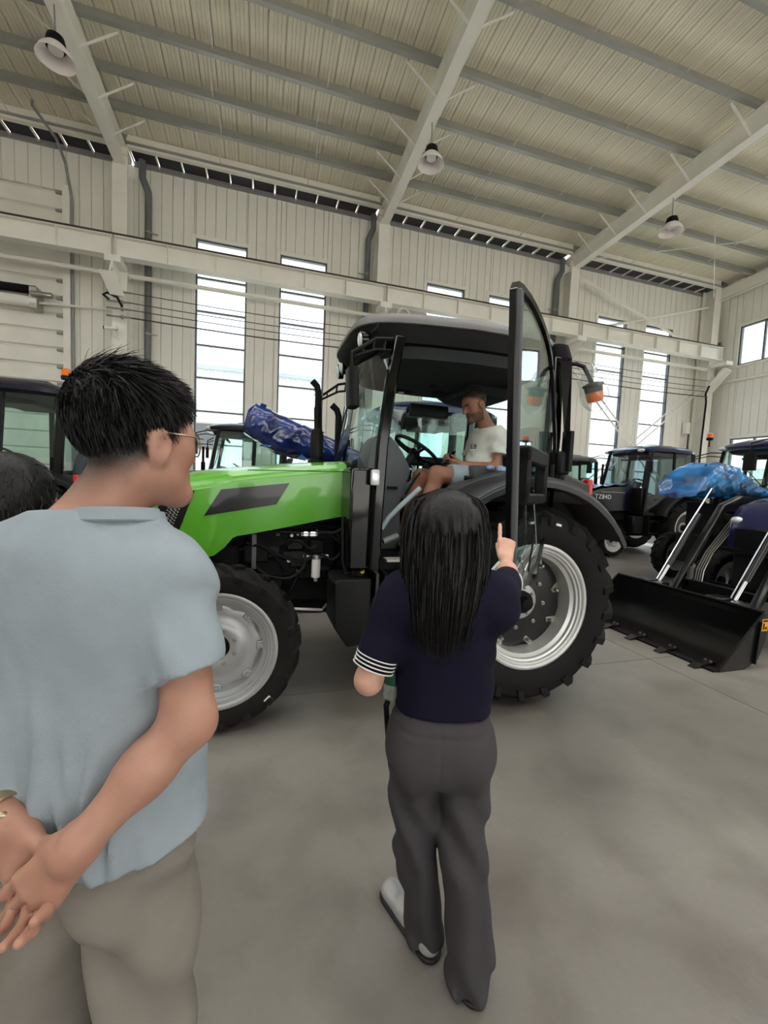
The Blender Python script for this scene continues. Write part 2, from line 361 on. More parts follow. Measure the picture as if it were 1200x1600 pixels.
# ---- columns, brackets, crane runway
def ibeam(mb, p0, p1, w, h, tf=.02, tw=.014, up=(0, 0, 1)):
    p0 = Vector(p0); p1 = Vector(p1); x, y, z = frame(p1 - p0, up)
    for s in (-1, 1): mb.beam(p0 + y * s * (h / 2 - tf / 2), p1 + y * s * (h / 2 - tf / 2), w, tf, up)
    mb.beam(p0, p1, tw, h - 2 * tf, up); return mb
CN = ['beyond the roller door', 'between the roller door and the first tall window', 'behind the green cab roof', 'behind the open cab door']
for cx, nm in list(zip(COLS, CN))[1:]:
    c = thing('steel_column', 'white steel column ' + nm, 'column', (cx, 12.58, 0))
    ibeam(MB(), (0, 0, 0), (0, 0, rz_bot(12.5) + .05), .33, .56, up=(0, 1, 0)).build('shaft', 'steel_white', c)
    MB().bx(-.17, .17, -.82, -.28, 6.60, 6.74).prism([(-.28, 6.0), (-.28, 6.6), (-.8, 6.6), (-.8, 6.45)], -.012, .012, 'x').build('crane_bracket', 'steel_white', c)
    MB().bx(-.2, .2, -.32, .3, 0, .03).build('base_plate', 'steel_white', c)
    if cx == -3.5:
        MB().add([(-.28, -.86, 6.35), (.06, -.86, 6.35), (.2, -.6, 5.9), (-.12, -.6, 5.9), (-.28, -.84, 6.36), (.06, -.84, 6.36), (.2, -.58, 5.91), (-.12, -.58, 5.91)],
                 [(0, 1, 2, 3), (7, 6, 5, 4), (0, 4, 5, 1), (1, 5, 6, 2), (2, 6, 7, 3), (3, 7, 4, 0)]).build('white_plate', 'steel_white', c)
        MB().tube([(.0, -.84, 6.6), (-.05, -.84, 6.34)], .025).build('plate_hanger', 'steel_white', c)
c = thing('steel_column', 'white steel column in the corner beside the end wall', 'column', (16.75, 12.6, 0))
ibeam(MB(), (0, 0, 0), (0, 0, 9.9), .33, .5, up=(0, 1, 0)).build('shaft', 'steel_white', c)
MB().bx(-.17, .17, -.9, -.2, 6.60, 6.74).build('crane_bracket', 'steel_white', c); MB().beam((0, -.85, 6.45), (0, -.2, 5.75), .25, .2).build('knee_brace', 'steel_white', c)
ends = [(-10.3, -3.51), (-3.49, 3.30), (3.32, 10.07), (10.09, 16.5)]
EN = ['crossing the roller door', 'crossing the first two tall windows', 'behind the green cab roof', 'in front of the diagonal bracing']
ZB, ZT = 6.75, 7.22; CY = 11.92
for (a, b), nm in zip(ends, EN):
    cb = thing('crane_beam', 'white steel crane runway beam ' + nm, 'beam', ((a + b) / 2, CY, ZB))
    h = (b - a) / 2
    MB().bx(-h, h, -.008, .008, .02, ZT - ZB - .02).build('web', 'steel_white', cb)
    MB().bx(-h, h, -.13, .13, 0, .02).build('bottom_flange', 'steel_white', cb)
    MB().bx(-h, h, -.13, .13, ZT - ZB - .02, ZT - ZB).build('top_flange', 'steel_white', cb)
    n = 6; stm = MB().bx(-.006, .006, -.12, -.008, .02, ZT - ZB - .02).mesh('stiffener', 'steel_white')
    for k in range(n + 1): link('stiffener', stm, cb, (-h + .03 + (2 * h - .06) * k / n, 0, 0))
solo('crane_rail', MB().bx(-10.3, 16.45, CY - .03, CY + .03, ZT, ZT + .05).bx(-10.3, 16.45, CY - .13, CY - .05, ZT, ZT + .05).bx(16.40, 16.5, CY - .04, CY + .04, ZT + .05, ZT + .22), 'rail_dark', 'dark rusty crane rail along the runway beams', 'rail')
TN = ['before the roller door', 'before the first two tall windows', 'behind the green cab roof', 'before the braced corner windows']
for (a, b), nm in zip([(-10.13, -3.67), (-3.33, 3.14), (3.48, 9.91), (10.25, 16.58)], TN):
    solo('tie_tube', MB().tube([(a, 12.42, 6.575), (b, 12.42, 6.575)], .055, 12).lathe([(.09, 0), (.09, .03)], 12, (a, 12.42, 6.575), (1, 0, 0), True).lathe([(.09, 0), (.09, -.03)], 12, (b, 12.42, 6.575), (1, 0, 0), True), 'steel_white', 'white round tie tube ' + nm, 'tube')
for z, nm in zip((6.06, 5.82, 5.65, 5.46), ('topmost', 'second highest', 'third highest', 'lowest')):
    solo('trolley_wire', MB().tube([(-3.2 + 19.6 * t, 12.15, z - .05 * math.sin(PI * ((t * 3) % 1))) for t in np.linspace(0, 1, 25)], .011 if z > 5.5 else .018, 5), 'rail_dark', nm + ' of the thin wires strung across the tall windows', 'wire', group='trolley wires')
ins = thing('wire_anchor', 'small steel anchor with insulators for the wires on the column', 'bracket', (-3.5, 12.2, 5.4))
for z in (.06, .25, .42, .66): MB().cyl((-.25, -.02, z), (.30, -.05, z), .022, 8).lathe([(.02, 0), (.05, .02), (.05, .06), (.02, .08)], 10, (.05, -.03, z), (1, 0, 0)).build('insulator', 'zinc', ins)
MB().tube([(-.2, 0, .45), (-.3, -.1, .52), (-.2, -.14, .56), (.0, -.1, .5), (.1, -.05, .3)], .03, 8).build('black_cable', 'black_plastic', ins)
cc = thing('security_camera', 'small white bullet security camera on the column by the roller door', 'camera', (-3.66, 12.2, 5.05))
MB().cyl((-.12, -.1, .08), (.16, -.02, .12), .05, 12).build('housing', 'white_plastic', cc)
MB().tube([(.05, -.02, .05), (.1, .0, -.05), (.14, .1, -.12)], .02, 8).build('mount', 'white_plastic', cc)
MB().cyl((-.14, -.106, .076), (-.12, -.1, .08), .042, 12).build('lens', 'black_gloss', cc)
# downpipes
for px, nm in ((-2.98, 'beside the first column'), (2.95, 'beside the column behind the green cab'), (9.72, 'beside the column behind the cab door')):
    s = -1 if px < 0 else 1
    d = thing('downpipe', 'dark grey rain downpipe ' + nm, 'pipe', (px, 12.8, 0))
    MB().tube([(0, 0, 0), (0, 0, 8.75), (0, -.02, 8.9), (s * .12, -.1, 9.2), (s * .12, -.1, 9.6)], .085, 14).build('pipe', 'pipe_grey', d)
    for z in (3.0, 5.3, 7.9): MB().lathe([(.092, -.02), (.092, .02)], 14, (0, 0, z)).bx(-.25 * s - .02, .0, -.01, .02, z - .01, z + .01).build('clamp', 'zinc', d)
# ---- wind bracing in the last bay
def lattice(nm, p0, p1):
    t = thing('wind_brace', 'white lattice wind brace ' + nm, 'brace', p0)
    p0 = Vector(p0); d = Vector(p1) - p0; u = Vector((-d.z, 0, d.x)).normalized() * .11; L_ = d.length
    MB().tube([u, d + u], .028, 8).build('chord', 'steel_white', t); MB().tube([-u, d - u], .028, 8).build('chord', 'steel_white', t)
    n = int(L_ / .75)
    for k in range(1, n): q = d * (k / n); MB().tube([q + u, q - u], .014, 6).build('rung', 'steel_white', t)
lattice('falling from the column toward the corner', (10.25, 12.5, 6.15), (16.6, 12.5, .5))
lattice('rising toward the corner column', (10.25, 12.66, .9), (16.6, 12.66, 5.9))
solo('wind_brace', MB().tube([(10.2, 12.5, 9.08), (16.62, 12.5, 7.16)], .05, 10), 'steel_white', 'single white brace tube falling toward the corner under the roof', 'brace')
solo('wind_brace', MB().tube([(16.62, 12.62, 9.02), (10.2, 12.62, 7.12)], .05, 10), 'steel_white', 'single white brace tube rising to the corner under the roof', 'brace')
solo('end_wall_pipe', MB().tube([(GX - .1, 12.7, 6.06), (GX - .1, -13.9, 6.06)], .05, 10), 'steel_white', 'white pipe running along the end wall under the upper window', 'pipe')
solo('meter_box', MB().bx(16.2, 16.42, 12.72, 12.9, 4.1, 4.55), 'white_plastic', 'small white electrical box beside the corner column', 'box', bevel=.015)
solo('cable_run', MB().tube([(16.5, 12.2, 5.9), (16.42, 12.25, 5.6), (16.55, 12.3, 5.3), (16.5, 12.3, 3.8), (16.48, 12.3, .2)], .035, 8).tube([(16.3, 12.7, 4.1), (16.28, 12.7, 2.0), (16.27, 12.7, .3)], .02, 6), 'black_plastic', 'black cables running down the corner column', 'cable')

# ---- roof: panels, purlins, rafters, eave
SKY = [(4.7, 1.6), (-3.0, -6.0)]; DECK = [(13.1, 4.7), (1.6, -3.0), (-6.0, -14.0)]  # SKY bays: unseen translucent strips added to give light from overhead
cb_ = MB()
for ya, yb in DECK:
    cb_.add([(x, y, deck_z(y) + o) for o in (.06, .1) for x, y in ((-16.2, ya), (GX + .2, ya), (GX + .2, yb), (-16.2, yb))], [(0, 1, 2, 3), (7, 6, 5, 4), (0, 4, 5, 1), (1, 5, 6, 2), (2, 6, 7, 3), (3, 7, 4, 0)])
ceiling = cb_.build('ceiling', 'roof_paint'); tag(ceiling, 'cream ribbed metal roof deck on steel purlins', 'ceiling', kind='structure')
RW = .34; RL = 27.1
prof = [(.006, .05), (.006, .012), (.03, 0), (.098, 0), (.108, .014), (.118, 0), (.165, 0), (.175, .014), (.185, 0), (.24, 0), (.25, .014), (.26, 0), (.31, 0), (.334, .012), (.334, .05)]
for ya, yb in DECK:
    rp = MB().loft([[(p, 0, q) for p, q in prof], [(p, yb - ya, q + SLOPE * (ya - yb)) for p, q in prof]], False, False).mesh('roof_panel', 'roof_paint', ang=20)
    for k in range(int((GX + 14) / RW) + 1): link('roof_panel', rp, ceiling, (-14 + k * RW, ya, deck_z(ya)))
_m = bpy.data.materials.new('added_skylight'); _m.use_nodes = True; _t = _m.node_tree.nodes.new('ShaderNodeBsdfTranslucent'); _t.inputs[0].default_value = (.62, .61, .59, 1); _M['added_skylight'] = _m
_m.node_tree.links.new(_t.outputs[0], [n for n in _m.node_tree.nodes if n.type == 'OUTPUT_MATERIAL'][0].inputs['Surface']); _m.node_tree.nodes.remove(_m.node_tree.nodes['Principled BSDF'])
for ya, yb in SKY:
    sp_ = MB().add([(0, .05, .05), (1.045, .05, .05), (1.045, yb - ya - .05, .05 + SLOPE * (ya - yb)), (0, yb - ya - .05, .05 + SLOPE * (ya - yb))], [(0, 1, 2, 3)]).mesh('added_skylight', 'added_skylight')
    for k in range(32): link('added_skylight', sp_, ceiling, (-16.2 + k * 1.045, ya, deck_z(ya)))
PY = [12.35, 11.4, 10.5, 9.5, 8.3, 6.95, 5.7, 4.5, 3.3, 2.1, .9, -.3, -1.5, -2.7, -4, -5.3, -6.6, -8, -9.4, -10.8, -12.2, -13.6]
pm = MB().prism([(-.10, 0), (0.0, 0), (0.0, .235), (.09, .235), (.09, .225), (.012, .225), (.012, .012), (-.088, .012), (-.088, .03), (-.10, .03)], -16, GX, 'x').mesh('purlin', 'purlin_steel')
for y in PY: link('purlin', pm, ceiling, (0, y, rz_bot(y) + .52))
sr = {}
for k, (ya, yb) in enumerate(zip(PY[:9], PY[1:])):
    for cx in COLS + [16.9]:
        for fr in (-4.5, -2.25):
            me = sr.setdefault(k, MB().tube([(0, 0, 0), (0, yb - ya, (ya - yb) * SLOPE)], .014, 6).mesh('sag_rod', 'steel_white'))
            link('sag_rod', me, ceiling, (cx + fr + .1 * (k % 2), ya, rz_bot(ya) + .60))
RN = ['over the roller door', 'above the man in the grey tee', 'above the green tractor', 'toward the corner']
for cx, nm in list(zip(COLS, RN))[1:]:
    r = thing('roof_rafter', 'white steel roof rafter ' + nm, 'rafter', (cx, 12.4, rz_bot(12.4)))
    y1 = -14 - 12.4; dz = -y1 * SLOPE
    for w0, za, zb, n in ((.24, 0, .02, 'bottom_flange'), (.24, .48, .50, 'top_flange'), (.014, .02, .48, 'web')):
        MB().loft([[(-w0 / 2, 0, za), (w0 / 2, 0, za), (w0 / 2, 0, zb), (-w0 / 2, 0, zb)], [(-w0 / 2, y1, za + dz), (w0 / 2, y1, za + dz), (w0 / 2, y1, zb + dz), (-w0 / 2, y1, zb + dz)]]).build(n, 'steel_white', r)
    MB().bx(-.15, .15, .0, .04, -.1, .55).bx(-.16, .16, -.06, .3, .28, .42).build('end_plate', 'steel_white', r)
    fb = [MB().beam((s * .1, 0, .03), (s * .75, 0, .50), .05, .012).mesh('fly_brace', 'steel_white') for s in (-1, 1)]
    for y in PY[1:8]:
        for f in fb: link('fly_brace', f, r, (0, y - 12.4 + .05, (12.4 - y) * SLOPE))
gr = thing('roof_rafter', 'white sloping gable beam along the end wall', 'rafter', (16.95, 12.5, rz_bot(12.5)))
MB().loft([[(-.06, 0, .1), (.10, 0, .1), (.10, 0, .5), (-.06, 0, .5)], [(-.06, -26, .1 + 1.22), (.10, -26, .1 + 1.22), (.10, -26, .5 + 1.22), (-.06, -26, .5 + 1.22)]]).build('beam', 'steel_white', gr)
MB().tube([(-.08, 0, .02), (-.08, -26, 1.24)], .035, 8).build('gable_tube', 'steel_white', gr)
solo('roof_wire', MB().tube([(12.6, 9.6, 9.85), (15.9, 11.9, 9.0)], .012, 5).tube([(10.3, 11.9, 9.3), (16.8, 8.4, 9.7)], .012, 5), 'steel_white', 'thin pale steel bracing wires under the roof near the corner', 'wire')
# eave: box beam plus dark gutter soffit with brackets
EB = ['over the roller door', 'over the first two tall windows', 'above the green cab', 'in the braced corner bay']
for (a, b), nm in zip([(-10.1, -3.66), (-3.34, 3.15), (3.47, 9.92), (10.24, 16.8)], EB):
    e = thing('eave_beam', 'grey eave beam with dark gutter openings ' + nm, 'beam', (a, 12.4, 9.62))
    MB().bx(0, b - a, -.08, .04, .0, .28).build('box_beam', 'steel_white', e)
    MB().bx(0, b - a, -.02, .12, .36, .50).bx(0, b - a, -.1, .02, .52, .56).build('eave_purlin', 'steel_grey', e)
    n = int((b - a) / .56); st = (b - a) / n
    dk = MB().bx(.02, st - .02, .06, .52, .06, .09).mesh('gutter_soffit', 'dark_void'); tk = MB().bx(-.012, .012, .05, .56, .0, .05).bx(-.02, .02, -.10, -.08, .1, .2).mesh('gutter_bracket', 'steel_white')
    for k in range(n):
        link('gutter_soffit', dk, e, (k * st, 0, 0)); link('gutter_bracket', tk, e, (k * st, 0, 0))
    MB().bx(0, b - a, .50, .56, -.06, .06).build('wall_cap', 'steel_grey', e)
# conduit at the far left
solo('conduit', MB().tube([(-5.03, 11.7, 9.60), (-4.82, 12.3, 9.40), (-4.80, 12.75, 9.15), (-4.72, 12.88, 8.4), (-4.70, 12.88, .0)], .032, 8).tube([(-5.03, 11.7, 9.60), (-5.03, 11.7, 9.70)], .03, 6), 'steel_grey', 'grey conduit pipe dropping down beside the roller door', 'pipe')
# ---- high bay lamps
LN = ['near the roller door end', 'hanging above the green tractor', 'hanging toward the far corner']
for cx, nm in zip(COLS[1:], LN):
    l = thing('high_bay_lamp', 'white high bay lamp ' + nm, 'lamp', (cx + .04, 8.85, 8.42), group='high bay lamps')
    MB().tube([(0, 0, .4), (-.02, 0, .9)], .012, 6).build('hanging_rod', 'steel_grey', l)
    MB().lathe([(.05, .42), (.12, .40), (.14, .33), (.14, .22), (.10, .20)], 20, caps=True).build('housing', 'black_plastic', l)
    MB().lathe([(.10, .28), (.15, .25), (.23, .16), (.28, .05), (.285, .04), (.275, .05), (.22, .155), (.14, .24), (.09, .27)], 28).build('reflector', 'lamp_white', l)
    MB().lathe([(.001, .17), (.10, .17), (.11, .20)], 20).build('diffuser', 'white_plastic', l)

# ---- neighbouring buildings seen through the windows
def corr(mb, x0, x1, y, z0, z1, p=.5):
    n = int((x1 - x0) / p); pts = []
    for k in range(n):
        a = x0 + k * p; pts += [(a, y), (a + p * .55, y), (a + p * .65, y - .06), (a + p * .9, y - .06)]
    pts.append((x1, y)); return mb.loft([[(a, b, z0) for a, b in pts], [(a, b, z1) for a, b in pts]], False, False)
mat('far_wall', (206, 210, 214), .6, var=.03, scale=.3); mat('far_roof', (176, 182, 188), .5, var=.05, scale=.4); mat('far_base', (190, 176, 156), .8, var=.12, scale=.6)
bld = thing('warehouse', 'pale corrugated warehouse seen through the left tall windows', 'building', (0, 36, 0))
corr(MB(), -40, 16, 0, 0, 9.9).build('wall', 'far_wall', bld)
MB().bx(-40, 16, -.4, 20, 9.9, 10.2).build('roof', 'far_roof', bld); MB().bx(-40, 16, .1, 20, 0, 9.9).build('core', 'far_base', bld)
for wx in (-9.2, -5.2, 1.5, 6): f = MB().bx(wx, wx + 2.4, -.12, -.02, 3.6, 5.8).build('window', 'far_base', bld); MB().bx(wx + .1, wx + 2.3, -.14, -.12, 3.7, 5.7).build('pane', 'frame_grey', f)
b2 = thing('low_shed', 'low pale shed seen through the corner windows', 'building', (34, 34, 0))
corr(MB(), -14, 22, 0, 0, 5.2).build('wall', 'far_wall', b2); MB().prism([(-.8, 5.1), (8, 8.2), (16, 5.1)], -14.5, 22.5, 'x').build('roof', 'far_roof', b2)
# ================================================================== WHEELS
_cache = {}
def tire_mesh(R, W, rim, nlug, lh, lw, m='rubber'):
    k = ('tire', R, W, rim, nlug, m)
    if k in _cache: return _cache[k]
    hw = W / 2; Rc = R - lh; d = Rc - rim
    half = [(rim - .01, .74), (rim + .02 * d, .80), (rim + .22 * d, .94), (rim + .5 * d, 1.0), (rim + .8 * d, .94), (Rc - .08 * d, .80), (Rc - .02, .60), (Rc - .004, .3)]
    prof = [(r, -a * hw) for r, a in half] + [(Rc, 0)] + [(r, a * hw) for r, a in reversed(half)]
    mb = MB().lathe(prof, 56, ax=(0, 1, 0)); x, y, z = frame((0, 1, 0))
    def pt(th, a, r): return Vector((r * math.cos(th), a, r * math.sin(th)))
    for s in (-1, 1):
        for i in range(nlug):
            t0 = 2 * PI * (i + (.5 if s > 0 else 0)) / nlug; rings = []
            for a, r, h, na in ((-.10, Rc - .012, lh, 0), (.35, Rc - .02, lh + .006, 0), (.68, Rc - .045, lh + .012, .15), (.93, rim + .80 * d - .01, lh * .9, .55), (1.0, rim + .60 * d, lh * .15, .9)):
                th = t0 + s * 0 + max(a, 0) * hw / R * 1.05
                wv = lw * (1.15 if a > .6 else 1)
                n = Vector((math.cos(th) * (1 - na), s * na, math.sin(th) * (1 - na))).normalized()
                c = pt(th, s * a * hw, r); tg = Vector((-math.sin(th), 0, math.cos(th))); tt = (tg * .8 - Vector((0, s, 0)) * .5).normalized() if a < .8 else tg
                rings.append([c - tt * wv * .62, c + tt * wv * .62, c + tt * wv * .42 + n * h, c - tt * wv * .42 + n * h])
            mb.loft(rings)
    _cache[k] = mb.mesh('tire', m, ang=30); return _cache[k]
def rim_mesh(W, rim, m='silver_light'):
    k = ('rim', W, rim, m)
    if k not in _cache:
        h = W / 2
        _cache[k] = MB().lathe([(rim + .012, .80 * h), (rim + .020, .86 * h), (rim + .004, .89 * h), (rim - .010, .86 * h), (rim - .014, .80 * h), (rim - .028, .79 * h), (rim - .032, .72 * h), (rim - .046, .70 * h), (rim - .05, .60 * h), (rim - .075, .54 * h), (rim - .085, .1 * h), (rim - .085, -.4 * h), (rim - .04, -.65 * h), (rim - .02, -.8 * h), (rim + .012, -.86 * h)], 56, ax=(0, 1, 0)).mesh('rim', m, ang=50)
    return _cache[k]
def bolt_mesh(r, m='zinc'):
    k = ('bolt', r, m)
    if k not in _cache: _cache[k] = MB().lathe([(r * 1.45, 0), (r * 1.45, r * .3), (r, r * .3), (r, r * 1.2), (r * .8, r * 1.4), (r * .4, r * 1.4), (r * .4, r * 2), (.0005, r * 2)], 8, ax=(0, 1, 0)).mesh('bolt', m)
    return _cache[k]
def wheel(parent, name, c, side, R, W, rim, nlug, lh, lw, style, tm='rubber', rm='silver_light', fine=True):
    w = link(name, tire_mesh(R, W, rim, nlug, lh, lw, tm), parent, c)
    if side < 0: w.rotation_euler = (0, 0, PI)
    h = W / 2
    link('rim', rim_mesh(W, rim, rm), w)
    k = ('disc', style, R, W, rm)
    if k not in _cache:
        mb = MB()
        if style == 'front':
            rr = [(.075, .30), (.10, .33), (.135, .34), (.150, .30), (.175, .22), (.205, .20), (.24, .22), (.27, .18), (.295, .05)]
            f = (rim - .055) / .295; n = 64
            rings = []
            for q, (r, a) in enumerate(rr):
                rings.append([(r * f * (1 + (.07 * math.cos(8 * t) if q >= 7 else .0)) * math.cos(t), a * h, r * f * (1 + (.07 * math.cos(8 * t) if q >= 7 else .0)) * math.sin(t)) for t in [2 * PI * j / n for j in range(n)]])
            mb.loft(rings, False); _cache[k] = mb.mesh('wheel_disc', 'silver_paint' if rm != 'rim_cream' else rm, ang=40, solid=.012)
        else:
            f = (rim - .07); n = 72
            rings = []
            for r, a in ((.15, .02), (.17, .06), (.30, .06), (.31, .02), (.78, -.02), (.80, -.02), (.965, -.02)):
                rings.append([(r * f * (1 - (.09 * max(0, math.cos(4 * t + .6)) ** 2 if r > .9 else 0)) * math.cos(t), a * h, r * f * (1 - (.09 * max(0, math.cos(4 * t + .6)) ** 2 if r > .9 else 0)) * math.sin(t)) for t in [2 * PI * j / n for j in range(n)]])
            mb.loft(rings, False); _cache[k] = mb.mesh('wheel_disc', 'black_paint' if rm != 'rim_cream' else rm, ang=30, solid=.014)
    link('wheel_disc', _cache[k], w)
    if style == 'front':
        MB().lathe([(.001, .24 * h), (.062, .24 * h), (.068, .30 * h), (.068, .0)], 20, ax=(0, 1, 0)).build('hub', 'black_matte', w)
        if fine:
            f = (rim - .055) / .295
            for j in range(8): a = 2 * PI * (j + .5) / 8; link('bolt', bolt_mesh(.0095), w, (.112 * f * math.cos(a), .335 * h, .112 * f * math.sin(a)))
            lugm = MB().bx(-.03, .03, .02, .05, -.028, .028).cyl((0, .05, 0), (0, .062, 0), .016, 10).mesh('rim_lug', rm, bevel=.006)
            for j in range(8):
                a = 2 * PI * j / 8; l = link('rim_lug', lugm, w, ((rim - .085) * math.cos(a), .0, (rim - .085) * math.sin(a))); l.rotation_euler = (0, -a, 0)
    else:
        MB().lathe([(.135, .03 * h), (.135, .12 * h), (.125, .14 * h), (.085, .14 * h), (.08, .12 * h)], 32, ax=(0, 1, 0)).build('hub_flange', 'silver_paint', w)
        MB().lathe([(.085, .08 * h), (.082, .30 * h), (.07, .34 * h), (.05, .34 * h), (.045, .55 * h), (.03, .60 * h), (.001, .60 * h)], 24, ax=(0, 1, 0)).build('axle_end', 'black_matte', w)
        if fine:
            for j in range(8): a = 2 * PI * (j + .3) / 8; link('bolt', bolt_mesh(.011), w, (.108 * math.cos(a), .13 * h, .108 * math.sin(a)))
            wb = MB().lathe([(.034, 0), (.034, .006), (.001, .006)], 16, ax=(0, 1, 0)).mesh('washer', 'zinc')
            for j in range(8):
                a = 2 * PI * (j + .15) / 8; q = (.205 * math.cos(a), .0, .205 * math.sin(a)); link('washer', wb, w, q); link('bolt', bolt_mesh(.017), w, (q[0], .004, q[2]))
            cl = MB().bx(-.045, .045, -.02, .03, -.02, .02).cyl((-.02, .0, 0), (-.02, .07, 0), .014, 8).cyl((.05, .01, 0), (.1, .01, 0), .012, 8).mesh('rim_clamp', 'zinc', bevel=.004)
            for j in range(8): a = 2 * PI * (j + .62) / 8; l = link('rim_clamp', cl, w, ((rim - .115) * math.cos(a), -.01, (rim - .115) * math.sin(a))); l.rotation_euler = (0, -a + .6, 0)
            MB().cyl((0, .60 * h, 0), (0, .80 * h, 0), .018, 10).build('valve', 'black_matte', w).location = ((rim - .07) * math.cos(-.5), 0, (rim - .07) * math.sin(-.5))
    return w

def outline_ring(cx, lx, hw, z, n=40, p=4., taper=0., bow=0.):
    r = []
    for j in range(n):
        t = 2 * PI * j / n; c, s = math.cos(t), math.sin(t)
        x = cx + lx * math.copysign(abs(c) ** (2 / p), c); u = (x - cx) / lx
        y = hw * (1 - taper * max(0, u)) * math.copysign(abs(s) ** (2 / p), s)
        r.append((x, y, z + bow * u * u))
    return r
def quadpatch(c, yfn, off, n=8, th=.012):
    """a thin curved plate on a side surface: corners (x,z) -> grid"""
    def q(u, v, o):
        x = (1 - u) * (1 - v) * c[0][0] + u * (1 - v) * c[1][0] + u * v * c[2][0] + (1 - u) * v * c[3][0]
        z = (1 - u) * (1 - v) * c[0][1] + u * (1 - v) * c[1][1] + u * v * c[2][1] + (1 - u) * v * c[3][1]
        return (x, yfn(x, z) + o, z)
    mb = MB(); N = n
    top = [[q(i / N, j / N, off) for j in range(N + 1)] for i in range(N + 1)]
    mb.grid(lambda u, v: q(u, v, off), N, N)
    border = [(i / N, 0) for i in range(N)] + [(1, j / N) for j in range(N)] + [(1 - i / N, 1) for i in range(N)] + [(0, 1 - j / N) for j in range(N)]
    mb.loft([[q(u, v, off) for u, v in border], [q(u, v, off - th) for u, v in border]], False)
    return mb
def mirror_y(mb): mb.v = [(p[0], -p[1], p[2]) for p in mb.v]; return mb
def fender_mesh(r0, y0, y1, a0, a1, lip=.05, th=.025, n=20, zc=.755, drop=None):
    mb = MB(); rings = []
    for i in range(n + 1):
        a = a0 + (a1 - a0) * i / n; r = r0
        cs, sn = math.cos(a), math.sin(a); f = lambda rr, y: (rr * cs, y, zc + rr * sn)
        rings.append([f(r - .13, y0), f(r - .02, y0), f(r, y0 + .03), f(r + .004, (y0 + y1) / 2), f(r - .006, y1 - .05), f(r - .05, y1), f(r - .05 - lip, y1 + .004), f(r - .05 - lip, y1 - .02), f(r - .065, y1 - .02), f(r - th, y1 - .06), f(r - th, y0 + .03), f(r - .13, y0 + .02)])
    mb.loft(rings); return mb
def glass_poly(pts, th=.005):
    a = [Vector(p) for p in pts]; n = (a[1] - a[0]).cross(a[2] - a[0]).normalized() * th
    return MB().loft([[p for p in a], [p + n for p in a]])
def steering(parent, c, tilt, r=.19, m='black_plastic'):
    mb = MB(); R = Matrix.Rotation(tilt, 3, 'Y'); c = Vector(c)
    mb.tube([c + R @ Vector((r * math.cos(t), r * math.sin(t), 0)) for t in np.linspace(0, 2 * PI, 33)[:-1]], .016, 8, closed=True)
    for t in (PI / 2, PI * 7 / 6, PI * 11 / 6): mb.tube([c + R @ Vector((0, 0, -.03)), c + R @ Vector((r * .5 * math.cos(t), r * .5 * math.sin(t), -.025)), c + R @ Vector((r * math.cos(t), r * math.sin(t), 0))], [.02, .015, .012], 8)
    mb.lathe([(.001, .0), (.04, -.005), (.05, -.03), (.035, -.06)], 16, c, R @ Vector((0, 0, 1)))
    o = mb.build('steering_wheel', m, parent); MB().tube([c + R @ Vector((0, 0, -.03)), c + R @ Vector((0, 0, -.5))], [.035, .05], 10).build('steering_column', m, parent); return o
def seat(parent, x, z, m='seat_fabric'):
    MB().bx(x - .2, x + .28, -.25, .25, z - .12, z).build('seat_cushion', m, parent, bevel=.05, seg=3)
    b = MB().loft([[(x - .28 - .16 * t, yy * (1 - .25 * t * t), z - .05 + .62 * t) for yy in (-.24, .24)] + [(x - .16 - .16 * t + .02 * math.sin(3 * t), yy * (1 - .25 * t * t), z - .05 + .62 * t) for yy in (.24, -.24)] for t in np.linspace(0, 1, 7)])
    b.build('seat_back', m, parent, bevel=.03, seg=2)

mat('pale_foam', (168, 180, 186), .6)
# ================================================================== THE GREEN TRACTOR   (x forward, y to its left, z up; rear axle at the origin)
GT = thing('tractor', 'large bright green cab tractor with its door open in the middle of the hall', 'tractor', (1.91, 3.43, 0), PI)
wheel(GT, 'rear_wheel', (0, .725, .755), 1, .755, .43, .445, 20, .050, .046, 'rear', 'rubber')
wheel(GT, 'rear_wheel', (0, -.725, .755), -1, .755, .43, .445, 20, .050, .046, 'rear', 'rubber', fine=False)
fw = wheel(GT, 'front_wheel', (2.15, .66, .53), 1, .535, .29, .352, 18, .036, .040, 'front', 'rubber_dusty', 'silver_paint')
wheel(GT, 'front_wheel', (2.15, -.66, .53), -1, .535, .29, .352, 18, .036, .040, 'front', 'rubber_dusty', 'silver_paint', fine=False)
for W_ in [o for o in GT.children if o.name.startswith(('rear_wheel', 'front_wheel'))][:3:2]:
    r_ = .62 if W_.name.startswith('rear') else .44; h_ = .215 if r_ > .5 else .145
    a_ = 1.8 if r_ > .5 else -2.35
    t_ = MB().bx(-.022, .022, h_ - .004, h_ + .003, -.008, .008).build('size_tag', 'white_plastic', W_); t_.location = (r_ * math.cos(a_), 0, r_ * math.sin(a_)); t_.rotation_euler = (0, -a_ + PI / 2, 0)

